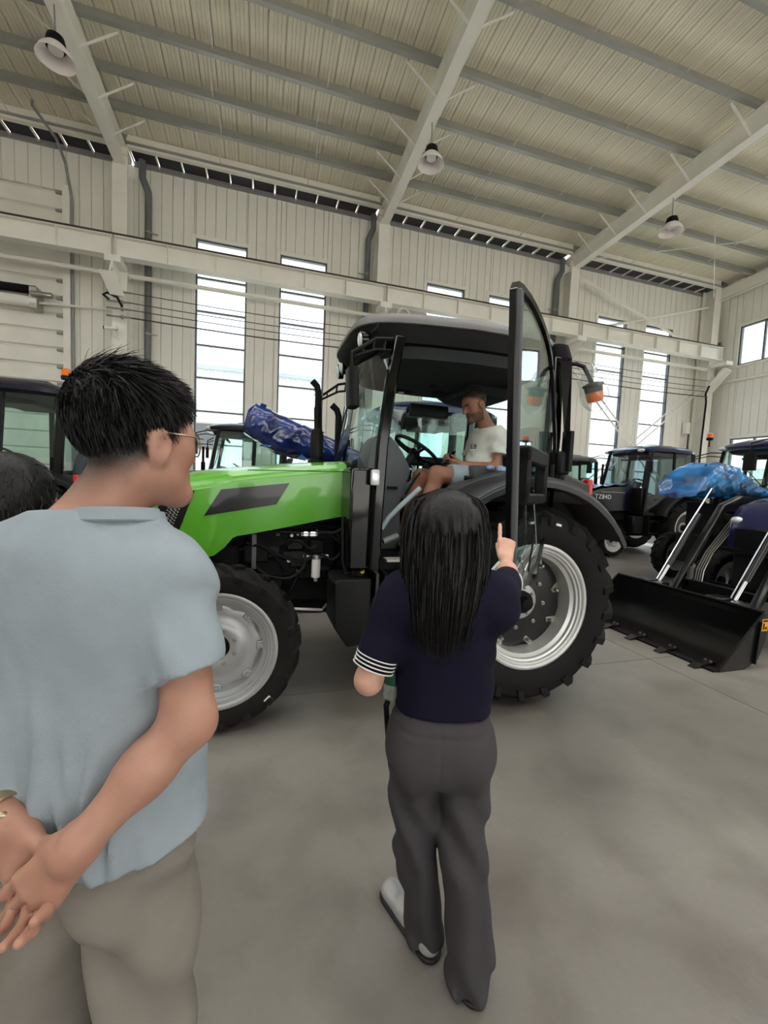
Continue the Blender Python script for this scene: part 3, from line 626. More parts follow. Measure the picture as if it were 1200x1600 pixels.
# hood
HX = [1.30, 1.5, 1.76, 1.95, 2.06, 2.09, 2.14, 2.21, 2.28, 2.40, 2.50, 2.58, 2.64, 2.68]
HB = [1.346, 1.305, 1.249, 1.21, 1.19, 1.175, 1.11, 1.052, 1.035, 1.01, .99, .98, .99, 1.02]
HT = [1.752, 1.735, 1.708, 1.684, 1.668, 1.664, 1.656, 1.645, 1.634, 1.608, 1.575, 1.53, 1.46, 1.34]
HWd = [.385, .384, .383, .382, .381, .381, .38, .379, .378, .372, .362, .345, .318, .27]
VP = [(0, .965), (.12, .98), (.3, .992), (.55, 1.0), (.72, .992), (.80, .985), (.815, .972), (.88, .945), (.95, .86), (.99, .65), (1.02, .35), (1.03, 0)]
def hood_y(x, z):
    zb, zt, wd = np.interp(x, HX, HB), np.interp(x, HX, HT), np.interp(x, HX, HWd); v = (z - zb) / (zt - zb)
    return float(wd * np.interp(v, [a for a, b in VP[:9]], [b for a, b in VP[:9]]))
rings = []
for x_, zb, zt, wd in zip(HX, HB, HT, HWd):
    r = [(x_, wd * b, zb + (zt - zb) * a) for a, b in VP]; rings.append(r + [(x_, -p[1], p[2]) for p in reversed(r[:-1])])
hb = MB().loft(rings, False, False); f0 = len(hb.v) - len(rings[0]); hb.f.append(tuple(range(f0, len(hb.v))))
hood = hb.build('hood', 'green_paint', GT, ang=24, solid=.006)
for s in (1, -1):
    f = (lambda mb: mb) if s > 0 else mirror_y
    f(quadpatch([(2.275, 1.328), (1.80, 1.42), (1.712, 1.575), (2.168, 1.512)], hood_y, .006)).build('hood_vent', 'black_paint', hood)
    f(quadpatch([(2.60, 1.08), (2.445, 1.18), (2.335, 1.50), (2.55, 1.46)], hood_y, .006)).build('side_grille', 'black_plastic', hood)
    g = MB()
    for i in range(6):
        for j in range(14):
            xx, zz = 2.50 + .013 * i - .007 * j, 1.18 + .019 * j + .0095 * (i % 2); g.lathe([(.0055, 0), (.0055, .004), (.001, .004)], 6, (xx, hood_y(xx, zz) + .006, zz), (0, 1, 0))
    f(g).build('grille_mesh', 'silver_paint', hood)
    f(quadpatch([(2.0, 1.652), (1.31, 1.672), (1.31, 1.678), (2.0, 1.657)], hood_y, .001, 10, .004)).build('hood_seam', 'black_plastic', hood)
MB().bx(2.655, 2.69, -.22, .22, 1.05, 1.32).build('front_grille', 'black_plastic', hood, bevel=.02)
for s in (-1, 1): MB().sph((2.655, s * .24, 1.38), (.03, .06, .04)).build('headlamp', 'lens_clear', hood)
hf = MB(); hr = rings[0]; hf.loft([[(x - .0, y * 1.015, z + (.006 if z > 1.5 else 0)) for x, y, z in hr], [(x - .07, y * 1.02, z + (.006 if z > 1.5 else -.05)) for x, y, z in hr]], False, False); hf.build('hood_rear_frame', 'black_plastic', GT, solid=.02)
# engine, chassis, axle
MB().bx(1.25, 2.35, -.22, .22, .66, 1.28).bx(1.35, 2.0, -.30, .30, .85, 1.22).bx(2.05, 2.5, -.30, .30, .85, 1.12).build('engine_block', 'black_matte', GT, bevel=.02)
MB().bx(-.5, 1.35, -.25, .25, .45, 1.0).bx(1.2, 2.62, -.16, .16, .56, .72).cyl((0, -.5, .755), (0, .5, .755), .13, 16).bx(2.45, 2.75, -.25, .25, .55, .95).build('chassis', 'black_matte', GT, bevel=.03)
MB().cyl((2.15, -.55, .53), (2.15, .55, .53), .085, 12).bx(2.0, 2.3, -.15, .15, .45, .70).sph((2.15, .5, .53), .14, 12, 8).sph((2.15, -.5, .53), .14, 12, 8).build('front_axle', 'black_matte', GT)
MB().bx(1.93, 1.96, .30, .345, .95, 1.2).build('support_bar', 'trim_grey', GT)
rr = random.Random(3)
hoses = [[(2.0, .31, 1.14), (1.8, .33, 1.06), (1.62, .34, 1.0), (1.5, .35, 1.06)], [(1.95, .31, 1.2), (1.75, .34, 1.22), (1.62, .35, 1.213)], [(1.5, .35, 1.213), (1.4, .36, 1.2), (1.3, .38, 1.1), (1.28, .45, 1.0)], [(1.5, .35, 1.225), (1.38, .38, 1.22), (1.3, .4, 1.28), (1.27, .42, 1.34)],
         [(1.95, .31, .98), (1.85, .35, .90), (1.7, .36, .88), (1.6, .35, .95), (1.58, .34, 1.06)], [(1.75, .31, 1.1), (1.65, .36, 1.16), (1.55, .36, 1.1), (1.5, .36, 1.12)], [(1.35, .31, 1.22), (1.32, .38, 1.1), (1.38, .38, 1.02), (1.47, .37, 1.06)], [(2.05, .3, 1.08), (1.9, .35, 1.12), (1.78, .35, 1.02), (1.72, .33, .92)], [(1.62, .33, .93), (1.68, .34, .78), (1.72, .3, .68)]]
for h in hoses:
    P = [Vector(p) for p in h]; pts = []
    for i in range(len(P) - 1):
        a, b, c, d = P[max(i - 1, 0)], P[i], P[i + 1], P[min(i + 2, len(P) - 1)]
        for t in np.linspace(0, 1, 6)[:-1]: pts.append(.5 * ((2 * b) + (c - a) * t + (2 * a - 5 * b + 4 * c - d) * t * t + (3 * b - a - 3 * c + d) * t ** 3))
    pts.append(P[-1]); MB().tube(pts, .012, 7).build('engine_hose', 'black_plastic', GT)
for z in (1.213, 1.196): MB().cyl((1.62, .355, z), (1.50, .355, z), .008, 8).cyl((1.60, .355, z), (1.57, .355, z), .012, 6).cyl((1.55, .355, z), (1.515, .355, z), .012, 6).build('pipe_fitting', 'chrome', GT)
ff = MB().cyl((1.5, .33, .875), (1.5, .33, 1.02), .034, 20).cyl((1.5, .33, .845), (1.5, .33, .875), .015, 10).build('fuel_filter', 'white_plastic', GT, bevel=.004)
MB().cyl((1.5, .33, 1.02), (1.5, .33, 1.05), .04, 16).cyl((1.58, .33, 1.035), (1.42, .33, 1.035), .010, 8).lathe([(.016, 0), (.016, .03)], 6, (1.565, .33, 1.035), (1, 0, 0), True).lathe([(.016, 0), (.016, .03)], 6, (1.41, .33, 1.035), (1, 0, 0), True).build('filter_head', 'zinc', ff)
MB().bx(1.45, 1.55, .27, .36, 1.06, 1.16).cyl((1.5, .31, 1.05), (1.5, .31, 1.08), .035, 14).build('filter_bracket', 'black_matte', GT, bevel=.008)
for k in range(16):
    xx, zz = rr.uniform(1.4, 2.0), rr.uniform(.92, 1.24); MB().cyl((xx, .29, zz), (xx, .315, zz), rr.choice([.008, .012, .016]), 8).build('engine_bolt', 'zinc' if k % 3 else 'black_gloss', GT)
for k in range(9):
    xx, zz = rr.uniform(1.42, 1.98), rr.uniform(.75, 1.2); sx, sz = rr.uniform(.03, .09), rr.uniform(.02, .07); MB().bx(xx - sx, xx + sx, .26, .30 + rr.uniform(.01, .04), zz - sz, zz + sz).build('engine_cover', rr.choice(['black_plastic', 'black_paint', 'black_matte']), GT, bevel=.012)
MB().tube([(1.75, .26, .70), (1.70, .38, .66), (1.45, .38, .64), (1.40, .30, .66)], .012, 8).build('drain_pipe', 'silver_paint', GT)
# fuel tank left below the cab
tk = MB().prism([(1.165, .51), (1.33, .49), (1.425, .63), (1.43, .935), (1.40, .955), (1.175, .955)], .42, .76, 'y').build('fuel_tank', 'black_plastic', GT, bevel=.03, seg=3)
MB().cyl((1.235, .62, .95), (1.235, .62, 1.0), .055, 20).build('tank_cap', 'black_plastic', tk, bevel=.008); MB().cyl((1.225, .665, .985), (1.225, .672, .992), .016, 12).build('cap_sticker', 'sticker_yellow', tk)
MB().tube([(1.33, .6, .955), (1.33, .6, .99), (1.345, .58, 1.05), (1.34, .50, 1.35)], .014, 8).build('tank_hose', 'black_plastic', tk); MB().cyl((1.335, .6, .965), (1.28, .6, .965), .012, 8).build('hose_elbow', 'chrome', tk)
MB().bx(1.14, 1.16, .42, .80, .55, 1.0).bx(1.0, 1.16, .60, .66, .6, .62).build('tank_guard', 'black_paint', GT)
st = MB().bx(.86, 1.10, .55, .80, .80, .825).bx(.86, 1.10, .55, .80, .50, .525).bx(1.08, 1.10, .55, .80, .50, 1.0).bx(.86, .88, .55, .80, .50, 1.0).build('steps', 'black_matte', GT)
# cab floor, sill, firewall
MB().bx(-.25, 1.28, -.66, .66, 1.0, 1.06).build('cab_floor', 'black_matte', GT)
MB().bx(.75, 1.06, .60, .71, 1.06, 1.075).build('sill_plate', 'rim_cream', GT)
MB().bx(1.13, 1.335, .36, .70, 1.0, 1.70).build('front_corner_panel', 'black_gloss', GT, bevel=.02)
MB().bx(1.13, 1.335, -.70, -.36, 1.0, 1.70).build('front_corner_panel', 'black_gloss', GT, bevel=.02)
MB().bx(1.24, 1.30, -.4, .4, 1.0, 1.72).build('firewall', 'black_matte', GT)
# pillars
def pillar(nm, pts, w, d, m='black_gloss'):
    mb = MB(); mb.loft([[(p[0] - w / 2, p[1] - d / 2, p[2]), (p[0] + w / 2, p[1] - d / 2, p[2]), (p[0] + w / 2, p[1] + d / 2, p[2]), (p[0] - w / 2, p[1] + d / 2, p[2])] for p in pts]); return mb.build(nm, m, GT, bevel=.012)
for s in (1, -1):
    ap = pillar('front_pillar', [(1.155, s * .70, .98), (1.15, s * .715, 1.4), (1.135, s * .72, 1.85), (1.085, s * .70, 2.3), (1.03, s * .67, 2.60)], .075, .06)
    MB().tube([(1.19, s * .745, 1.02), (1.175, s * .755, 1.85), (1.12, s * .735, 2.35)], .010, 8).build('pillar_seal', 'black_gloss', ap)
    pillar('rear_pillar', [(-.23, s * .68, 1.62), (-.24, s * .70, 2.0), (-.25, s * .66, 2.62)], .08, .07)
# roof
rf = MB().loft([outline_ring(.47, .80, .66, 2.70, 48, 5, .16), outline_ring(.47, .83, .70, 2.715, 48, 5, .16), outline_ring(.47, .83, .70, 2.74, 48, 5, .16), outline_ring(.47, .80, .675, 2.785, 48, 5, .16), outline_ring(.46, .72, .60, 2.815, 48, 4.5, .14), outline_ring(.46, .5, .42, 2.835, 48, 4, .1), outline_ring(.46, .2, .2, 2.84, 48, 3, 0)]).build('cab_roof', 'roof_grey', GT, ang=50)
MB().loft([outline_ring(.44, .72, .62, 2.57, 48, 5, .12), outline_ring(.44, .76, .68, 2.585, 48, 5, .12), outline_ring(.46, .81, .69, 2.64, 48, 5, .15), outline_ring(.47, .82, .69, 2.71, 48, 5, .16)]).build('roof_underside', 'black_matte', rf, ang=50)
MB().loft([[(1.16, y, 2.70) for y in np.linspace(-.60, .60, 13)] + [(1.10, y, 2.58) for y in np.linspace(.60, -.60, 13)], [(1.27 - .12 * (abs(y) / .6) ** 3, y, 2.66) for y in np.linspace(-.58, .58, 13)] + [(1.20 - .1 * (abs(y) / .6) ** 3, y, 2.535) for y in np.linspace(.58, -.58, 13)]]).build('front_visor', 'black_matte', rf, bevel=.012, seg=2)
for y in (.44, -.30, -.48):
    q = MB().lathe([(.056, -.03), (.056, .015), (.048, .025), (.03, .03), (.001, .03)], 20, (1.235, y, 2.615), (1, 0, -.12)).build('roof_lamp', 'lens_clear', rf); MB().lathe([(.066, -.03), (.066, .012), (.056, .016), (.056, -.01)], 20, (1.235, y, 2.615), (1, 0, -.12)).build('lamp_ring', 'black_gloss', rf)
MB().tube([(.93 + .042 * math.cos(t), .42, 2.845 + .042 * math.sin(t)) for t in np.linspace(0, 2 * PI, 21)[:-1]], .010, 8, closed=True).cyl((.93, .42, 2.78), (.93, .42, 2.81), .02, 10).build('lifting_ring', 'steel_grey', rf)
MB().loft([outline_ring(-.30, .10, .66, 2.58, 24, 4), outline_ring(-.31, .12, .69, 2.62, 24, 4), outline_ring(-.30, .10, .66, 2.73, 24, 4)]).build('rear_eave', 'black_matte', rf, ang=50)
# headliner with fittings
hl = MB().loft([outline_ring(.42, .66, .62, 2.50, 40, 5, .1), outline_ring(.42, .69, .65, 2.575, 40, 5, .1)]).build('headliner', 'headliner', GT, ang=40)
MB().loft([[(.2, .1, 2.5), (-.28, .1, 2.5), (-.28, -.64, 2.5), (.2, -.64, 2.5)], [(.1, .05, 2.44), (-.24, .05, 2.40), (-.24, -.6, 2.40), (.1, -.6, 2.44)]]).build('air_duct', 'headliner', hl, bevel=.02)
MB().lathe([(.001, -.012), (.055, -.012), (.06, 0)], 24, (.30, -.35, 2.50)).build('speaker', 'black_matte', hl); MB().lathe([(.001, -.01), (.028, -.01), (.03, 0)], 16, (.45, -.12, 2.50)).build('ceiling_knob', 'black_matte', hl)
MB().bx(.52, .70, -.50, -.42, 2.485, 2.502).build('map_lamp_base', 'black_matte', hl, bevel=.01); MB().sph((.63, -.46, 2.485), (.03, .025, .012)).build('map_lamp', 'lens_clear', hl)
for k in range(9): MB().bx(-.05 + .0, .16, .02 - .055 * k, .02 - .055 * k + .03, 2.46 - .0, 2.475).build('vent_slot', 'trim_grey', hl)
MB().bx(.05, .48, -.655, -.60, 2.30, 2.43).build('side_visor', 'black_plastic', GT, bevel=.03, seg=2)
MB().bx(-.16, -.11, .22, .26, 2.32, 2.5).build('rear_wiper_motor', 'black_plastic', GT, bevel=.015)
# cab glass
def gpan(nm, pts, m='cab_glass'): return glass_poly(pts).build(nm, m, GT)
ws = MB().grid(lambda u, v: (np.interp(v, [0, 1], [1.17, 1.045]) + .14 * (1 - (2 * u - 1) ** 2), (-.70 + 1.40 * u) * (1 - .05 * v), 1.68 + .92 * v), 12, 4).build('windshield', 'cab_glass', GT)
gpan('far_door_glass', [(1.10, -.70, 1.30), (-.20, -.70, 1.75), (-.21, -.66, 2.55), (1.0, -.66, 2.55)])
gpan('rear_window', [(-.27, -.64, 1.75), (-.27, .64, 1.75), (-.27, .62, 2.57), (-.27, -.62, 2.57)])
MB().tube([(1.10, -.71, 1.3), (.6, -.71, 1.42), (.1, -.71, 1.72), (-.2, -.71, 1.78)], .02, 8).build('far_door_frame', 'black_plastic', GT)
MB().bx(-.05, .42, -.715, -.66, 1.80, 1.90).build('far_door_handle', 'black_plastic', GT, bevel=.02)
# fenders and cab rear corners
for s in (1, -1):
    f = (lambda mb: mb) if s > 0 else mirror_y
    fm = f(fender_mesh(.955, .42, .93, math.radians(18), math.radians(150), .035)).build('rear_fender', 'fender_grey', GT, ang=40)
    f(MB().tube([(.93 * math.cos(a), .945, .755 + .93 * math.sin(a)) for a in np.linspace(.35, 1.6, 20)], .010, 6)).build('fender_edge', 'trim_grey', fm)
    f(fender_mesh(.905, .44, .80, math.radians(10), math.radians(95), .03)).build('fender_liner', 'black_matte', fm, ang=40)
    f(MB().bx(-.525, -.475, .74, .83, 1.56, 1.70)).build('tail_lamp', 'red_lens', fm, bevel=.012)
    f(MB().prism([(-.22, 1.60), (-.47, 1.50), (-.47, 1.66), (-.25, 1.73)], .44, .86, 'y')).build('rear_deck', 'fender_grey', fm, bevel=.02)
    f(MB().prism([(-.25, 1.70), (.1, 1.74), (.42, 1.62), (.60, 1.50), (.58, 1.44), (.40, 1.52), (.1, 1.62), (-.25, 1.62)], .30, .60, 'y')).build('side_console', 'trim_grey', GT, bevel=.02)
MB().bx(-.25, .65, -.70, .70, .95, 1.02).bx(-.27, -.20, -.66, .66, 1.0, 1.75).build('cab_rear_wall', 'black_matte', GT)
MB().tube([(1.08, .60, 1.28), (1.03, .60, 1.36), (.93, .60, 1.46), (.80, .60, 1.58)], .018, 10).build('wrapped_rail', 'pale_foam', GT)
MB().tube([(1.05, .55, 1.18), (.93, .52, 1.22)], .022, 8).build('pedal_bar', 'steel_grey', GT)
# dashboard, wheel, seat, levers
dsh = MB().loft([[(.78, -.20, 1.06), (1.12, -.20, 1.06), (1.12, .20, 1.06), (.78, .20, 1.06)], [(.80, -.17, 1.45), (1.13, -.17, 1.45), (1.13, .17, 1.45), (.80, .17, 1.45)], [(.72, -.19, 1.72), (1.10, -.2, 1.75), (1.10, .2, 1.75), (.72, .19, 1.72)], [(.80, -.20, 1.86), (1.08, -.2, 1.90), (1.08, .2, 1.90), (.80, .20, 1.86)], [(.90, -.16, 1.99), (1.02, -.16, 1.99), (1.02, .16, 1.99), (.90, .16, 1.99)]]).build('dashboard', 'trim_grey', GT, bevel=.03, seg=2)
MB().bx(.84, .93, .195, .202, 1.555, 1.58).build('dash_badge', 'black_matte', dsh)
steering(GT, (.62, .0, 1.905), -.55, .205)
seat(GT, -.08, 1.60)
MB().bx(-.1, .28, .28, .40, 1.66, 1.78).build('armrest', 'trim_grey', GT, bevel=.02)
MB().tube([(.30, .35, 1.60), (.32, .36, 1.68), (.22, .42, 1.66), (.12, .5, 1.60)], .018, 8).build('grab_handle', 'black_plastic', GT)
MB().bx(-.14, .02, .35, .50, 1.76, 1.84).sph((-.02, .42, 1.86), (.05, .05, .02)).build('control_pod', 'black_plastic', GT, bevel=.015)
MB().tube([(.50, -.24, 1.45), (.50, -.26, 1.85), (.49, -.26, 1.98)], [.012, .012, .022], 8).build('shift_lever', 'black_plastic', GT)
MB().bx(.0, .35, -.56, -.36, 1.55, 1.82).build('right_console', 'black_plastic', GT, bevel=.03)
MB().tube([(.78, .22, 1.52), (.72, .26, 1.64), (.68, .27, 1.70)], .010, 6).build('stalk', 'black_plastic', GT)
pb = MB(); Rb = random.Random(8)
for k in range(5): pb.sph((.10 + Rb.uniform(-.05, .05), .47 + Rb.uniform(-.03, .03), 1.745 + Rb.uniform(0, .03)), (Rb.uniform(.03, .05), Rb.uniform(.02, .04), Rb.uniform(.015, .03)), 8, 5)
mat('pale_wrap', (150, 170, 214), .3, var=.35, scale=25, coat=.4); pb.build('plastic_wrap', 'pale_wrap', GT, ang=10)['kind'] = 'stuff'
# mirrors, marker lamp, exhausts
for s in (1, -1):
    q = MB().loft([outline_ring(0, .035, .085, z, 16, 4) for z in (0, .02, .22, .245)]); q.v = [(p[0] + 1.355 - .05 * (.25 - p[2]) - (0 if s > 0 else -.02), s * (p[1] + (.70 if s > 0 else .86)), p[2] + 2.09) for p in q.v]
    mm = q.build('mirror', 'black_plastic', GT, ang=50)
    y0 = .66 * s; y1 = s * (.70 if s > 0 else .86)
    MB().tube([(1.05, y0, 2.58), (1.2, s * .70, 2.55), (1.36, y1, 2.44), (1.36, y1, 2.34)], .013, 8).tube([(1.06, y0, 2.50), (1.2, s * .70, 2.48), (1.34, y1, 2.42)], .011, 8).tube([(1.13, s * .68, 2.565), (1.14, s * .68, 2.485)], .008, 6).tube([(1.21, s * .70, 2.55), (1.22, s * .70, 2.475)], .008, 6).tube([(1.29, y1, 2.49), (1.28, y1, 2.45)], .008, 6).build('mirror_arm', 'black_plastic', mm)
mk = MB().bx(1.16, 1.215, .735, .79, 1.585, 1.69).build('marker_lamp', 'lens_clear', GT, bevel=.014, seg=2); MB().bx(1.15, 1.20, .725, .74, 1.60, 1.68).build('lamp_mount', 'black_plastic', mk)
ex = MB().lathe([(.075, 0), (.075, .012), (.055, .02), (.05, .04), (.05, .26), (.04, .28), (.028, .29), (.028, .44)], 20, (1.455, -.20, 1.755)).tube([(1.455, -.2, 2.19), (1.455, -.2, 2.34), (1.47, -.2, 2.40), (1.51, -.2, 2.44)], .028, 14).build('exhaust_stack', 'black_matte', GT)
MB().lathe([(.053, .05), (.056, .05), (.056, .24), (.053, .24)], 20, (1.455, -.20, 1.755)).build('heat_shield', 'black_plastic', ex); MB().cyl((1.42, -.2, 2.33), (1.49, -.2, 2.33), .008, 8).build('clamp_bolt', 'zinc', ex)
MB().tube([(1.23, -.45, 1.72), (1.23, -.45, 2.2), (1.25, -.45, 2.26), (1.30, -.45, 2.30)], .03, 12).build('air_intake', 'black_matte', GT)
# the open door (hinged on the rear pillar)
DF = Vector((1.91 - 1.195, 3.43 - 1.816)); DH = Vector((1.91 - 2.136, 3.43 - 2.69)); dd = (DH - DF).normalized(); dn = Vector((-dd.y, dd.x))
def dp(s, z, o=0): q = DF + dd * s + dn * o; return (q.x, q.y, z)
DO = [(.085, 1.085), (.03, 1.35), (-.03, 1.7), (-.09, 2.05), (-.15, 2.40), (-.165, 2.50), (-.13, 2.545), (-.04, 2.567), (.12, 2.587), (.25, 2.592), (.40, 2.588), (.545, 2.574), (.68, 2.545), (.805, 2.499), (.93, 2.40), (1.02, 2.30), (1.105, 2.182), (1.20, 2.05), (1.27, 1.93), (1.29, 1.82), (1.292, 1.65), (1.27, 1.487), (1.16, 1.35), (1.019, 1.219), (.90, 1.09), (.82, 1.01), (.74, .985), (.4, 1.03)]
ctr = Vector((.55, 1.8))
def inset(k): return [(s + (ctr.x - s) * k / max(.3, (Vector((s, z)) - ctr).length), z + (ctr.y - z) * k / max(.3, (Vector((s, z)) - ctr).length)) for s, z in DO]
I1 = inset(.035)
dr = MB(); n = len(DO)
dr.loft([[dp(*DO[j], -.012), dp(*DO[j], .022), dp(*I1[j], .022), dp(*I1[j], -.012)] for j in range(n)] + [[dp(*DO[0], -.012), dp(*DO[0], .022), dp(*I1[0], .022), dp(*I1[0], -.012)]], False)
door_o = dr.build('door', 'black_gloss', GT, ang=40)
MB().loft([[dp(s, z, .0) for s, z in inset(.02)], [dp(s, z, .006) for s, z in inset(.02)]]).build('door_glass', 'door_glass', door_o)
MB().loft([[dp(s, z, -.035), dp(s, z, .0), dp(s + .035, z, .0), dp(s + .035, z, -.035)] for s, z in DO[:6]]).build('door_edge_bar', 'trim_grey', door_o, bevel=.006)
hd = MB()
for a, b, c, d in ((.12, .17, 1.54, 1.82), (.62, .68, 1.54, 1.80), (.12, .68, 1.52, 1.58), (.12, .68, 1.74, 1.83)):
    hd.loft([[dp(a, c, .01), dp(b, c, .01), dp(b, c, -.06), dp(a, c, -.06)], [dp(a, d, .01), dp(b, d, .01), dp(b, d, -.06), dp(a, d, -.06)]])
hd.build('inner_latch', 'black_plastic', door_o, bevel=.012)
MB().tube([dp(.6, 1.35, -.02), dp(.45, 1.2, -.03), dp(.42, 1.12, -.03)], .006, 6).lathe([(.03, 0), (.03, .02), (.001, .03)], 14, dp(.62, 1.16, 0), (dn.x, dn.y, 0)).build('latch_striker', 'black_plastic', door_o)
MB().tube([dp(.45, 1.60, -.02), dp(.62, 1.25, -.03), dp(.35, 1.13, -.02), dp(.28, 1.20, -.02)], .004, 6).build('pull_cable', 'chrome', door_o)
for z in (1.75, 2.25): MB().cyl(dp(1.27 if z < 2 else 1.12, z - .05, .01), dp(1.27 if z < 2 else 1.12, z + .05, .01), .022, 10).build('hinge', 'black_plastic', door_o)
MB().bx(-.33, -.22, .74, .80, 1.72, 1.90).build('rear_lamp_bracket', 'black_plastic', GT, bevel=.02)
MB().loft([outline_ring(-.30, .02, .05, z, 12, 4) for z in (0, .3)]).build('door_stop', 'black_plastic', GT).location = (0, .78, 1.75)
MB().loft([[(-.20, .76, 2.56), (-.26, .74, 2.56), (-.27, .80, 2.56)], [(-.27, .77, 2.0), (-.30, .75, 2.0), (-.30, .8, 2.0)]]).build('quarter_trim', 'black_gloss', GT)
# folded beacon wrapped in a clear bag
bc = MB().tube([(-.24, .70, 2.565), (-.36, .74, 2.565), (-.42, .75, 2.55), (-.46, .75, 2.50), (-.515, .745, 2.43)], .016, 10).build('beacon_arm', 'black_plastic', GT)
bd = Vector((-.30, -.03, -.95)).normalized(); b0 = Vector((-.515, .745, 2.445))
MB().lathe([(.03, 0), (.075, .015), (.078, .03), (.066, .035), (.064, .075)], 24, b0, bd).build('beacon_base', 'black_plastic', bc)
MB().lathe([(.062, .07), (.064, .10), (.06, .135), (.05, .15), (.001, .155)], 24, b0, bd).build('beacon_lens', 'orange_lens', bc)
bg = MB(); R_ = random.Random(5)
px, py, pz = frame(bd); rings = []
for t, r in ((-.14, .03), (-.10, .05), (-.05, .055), (-.02, .08), (.03, .092), (.08, .095), (.13, .095), (.17, .085), (.20, .06), (.225, .02)):
    rings.append([b0 + bd * (t + R_.uniform(-.008, .008)) + (px * math.cos(a) + py * math.sin(a)) * r * R_.uniform(.86, 1.16) + Vector((.02, 0, 0)) * (1 if t < 0 else 0) for a in np.linspace(0, 2 * PI, 15)[:-1]])
bg.loft(rings, False); bg.build('plastic_bag', 'clear_bag', bc, ang=10)
# ================================================================== THE OTHER TRACTORS
def film(name, col, rough=.18):
    mat(name, col, rough, var=.25, scale=7, bump=.9, bscale=9, coat=.6)
mat('navy_film', (18, 28, 84), .2, var=.35, scale=4, bump=.5, bscale=22, coat=.7, var2=srgb(34, 60, 140))
mat('blue_film', (14, 54, 130), .14, var=.6, scale=2.2, bump=.5, bscale=26, coat=.8, stretch=(1.0, 1.0, 1.8), var2=srgb(60, 150, 225))  # lighter blue in the colour stands in for highlights the film lacks
mat('lime_glow', (150, 200, 150), .6)
def nz_(P): return np.sin(P[..., 0] * 23 + 2 * np.sin(P[..., 2] * 17)) * np.sin(P[..., 2] * 29 + P[..., 1] * 13)
def text_mesh(body, size, space, m):
    cu = bpy.data.curves.new('lettering', 'FONT'); cu.body = body; cu.size = size; cu.extrude = .002; cu.align_x = 'CENTER'; cu.space_character = space
    tmp = bpy.data.objects.new('lettering', cu); COL.objects.link(tmp); bpy.context.view_layer.update()
    me = bpy.data.meshes.new_from_object(tmp.evaluated_get(bpy.context.evaluated_depsgraph_get())); bpy.data.objects.remove(tmp); me.materials.clear(); me.materials.append(M(m)); return me
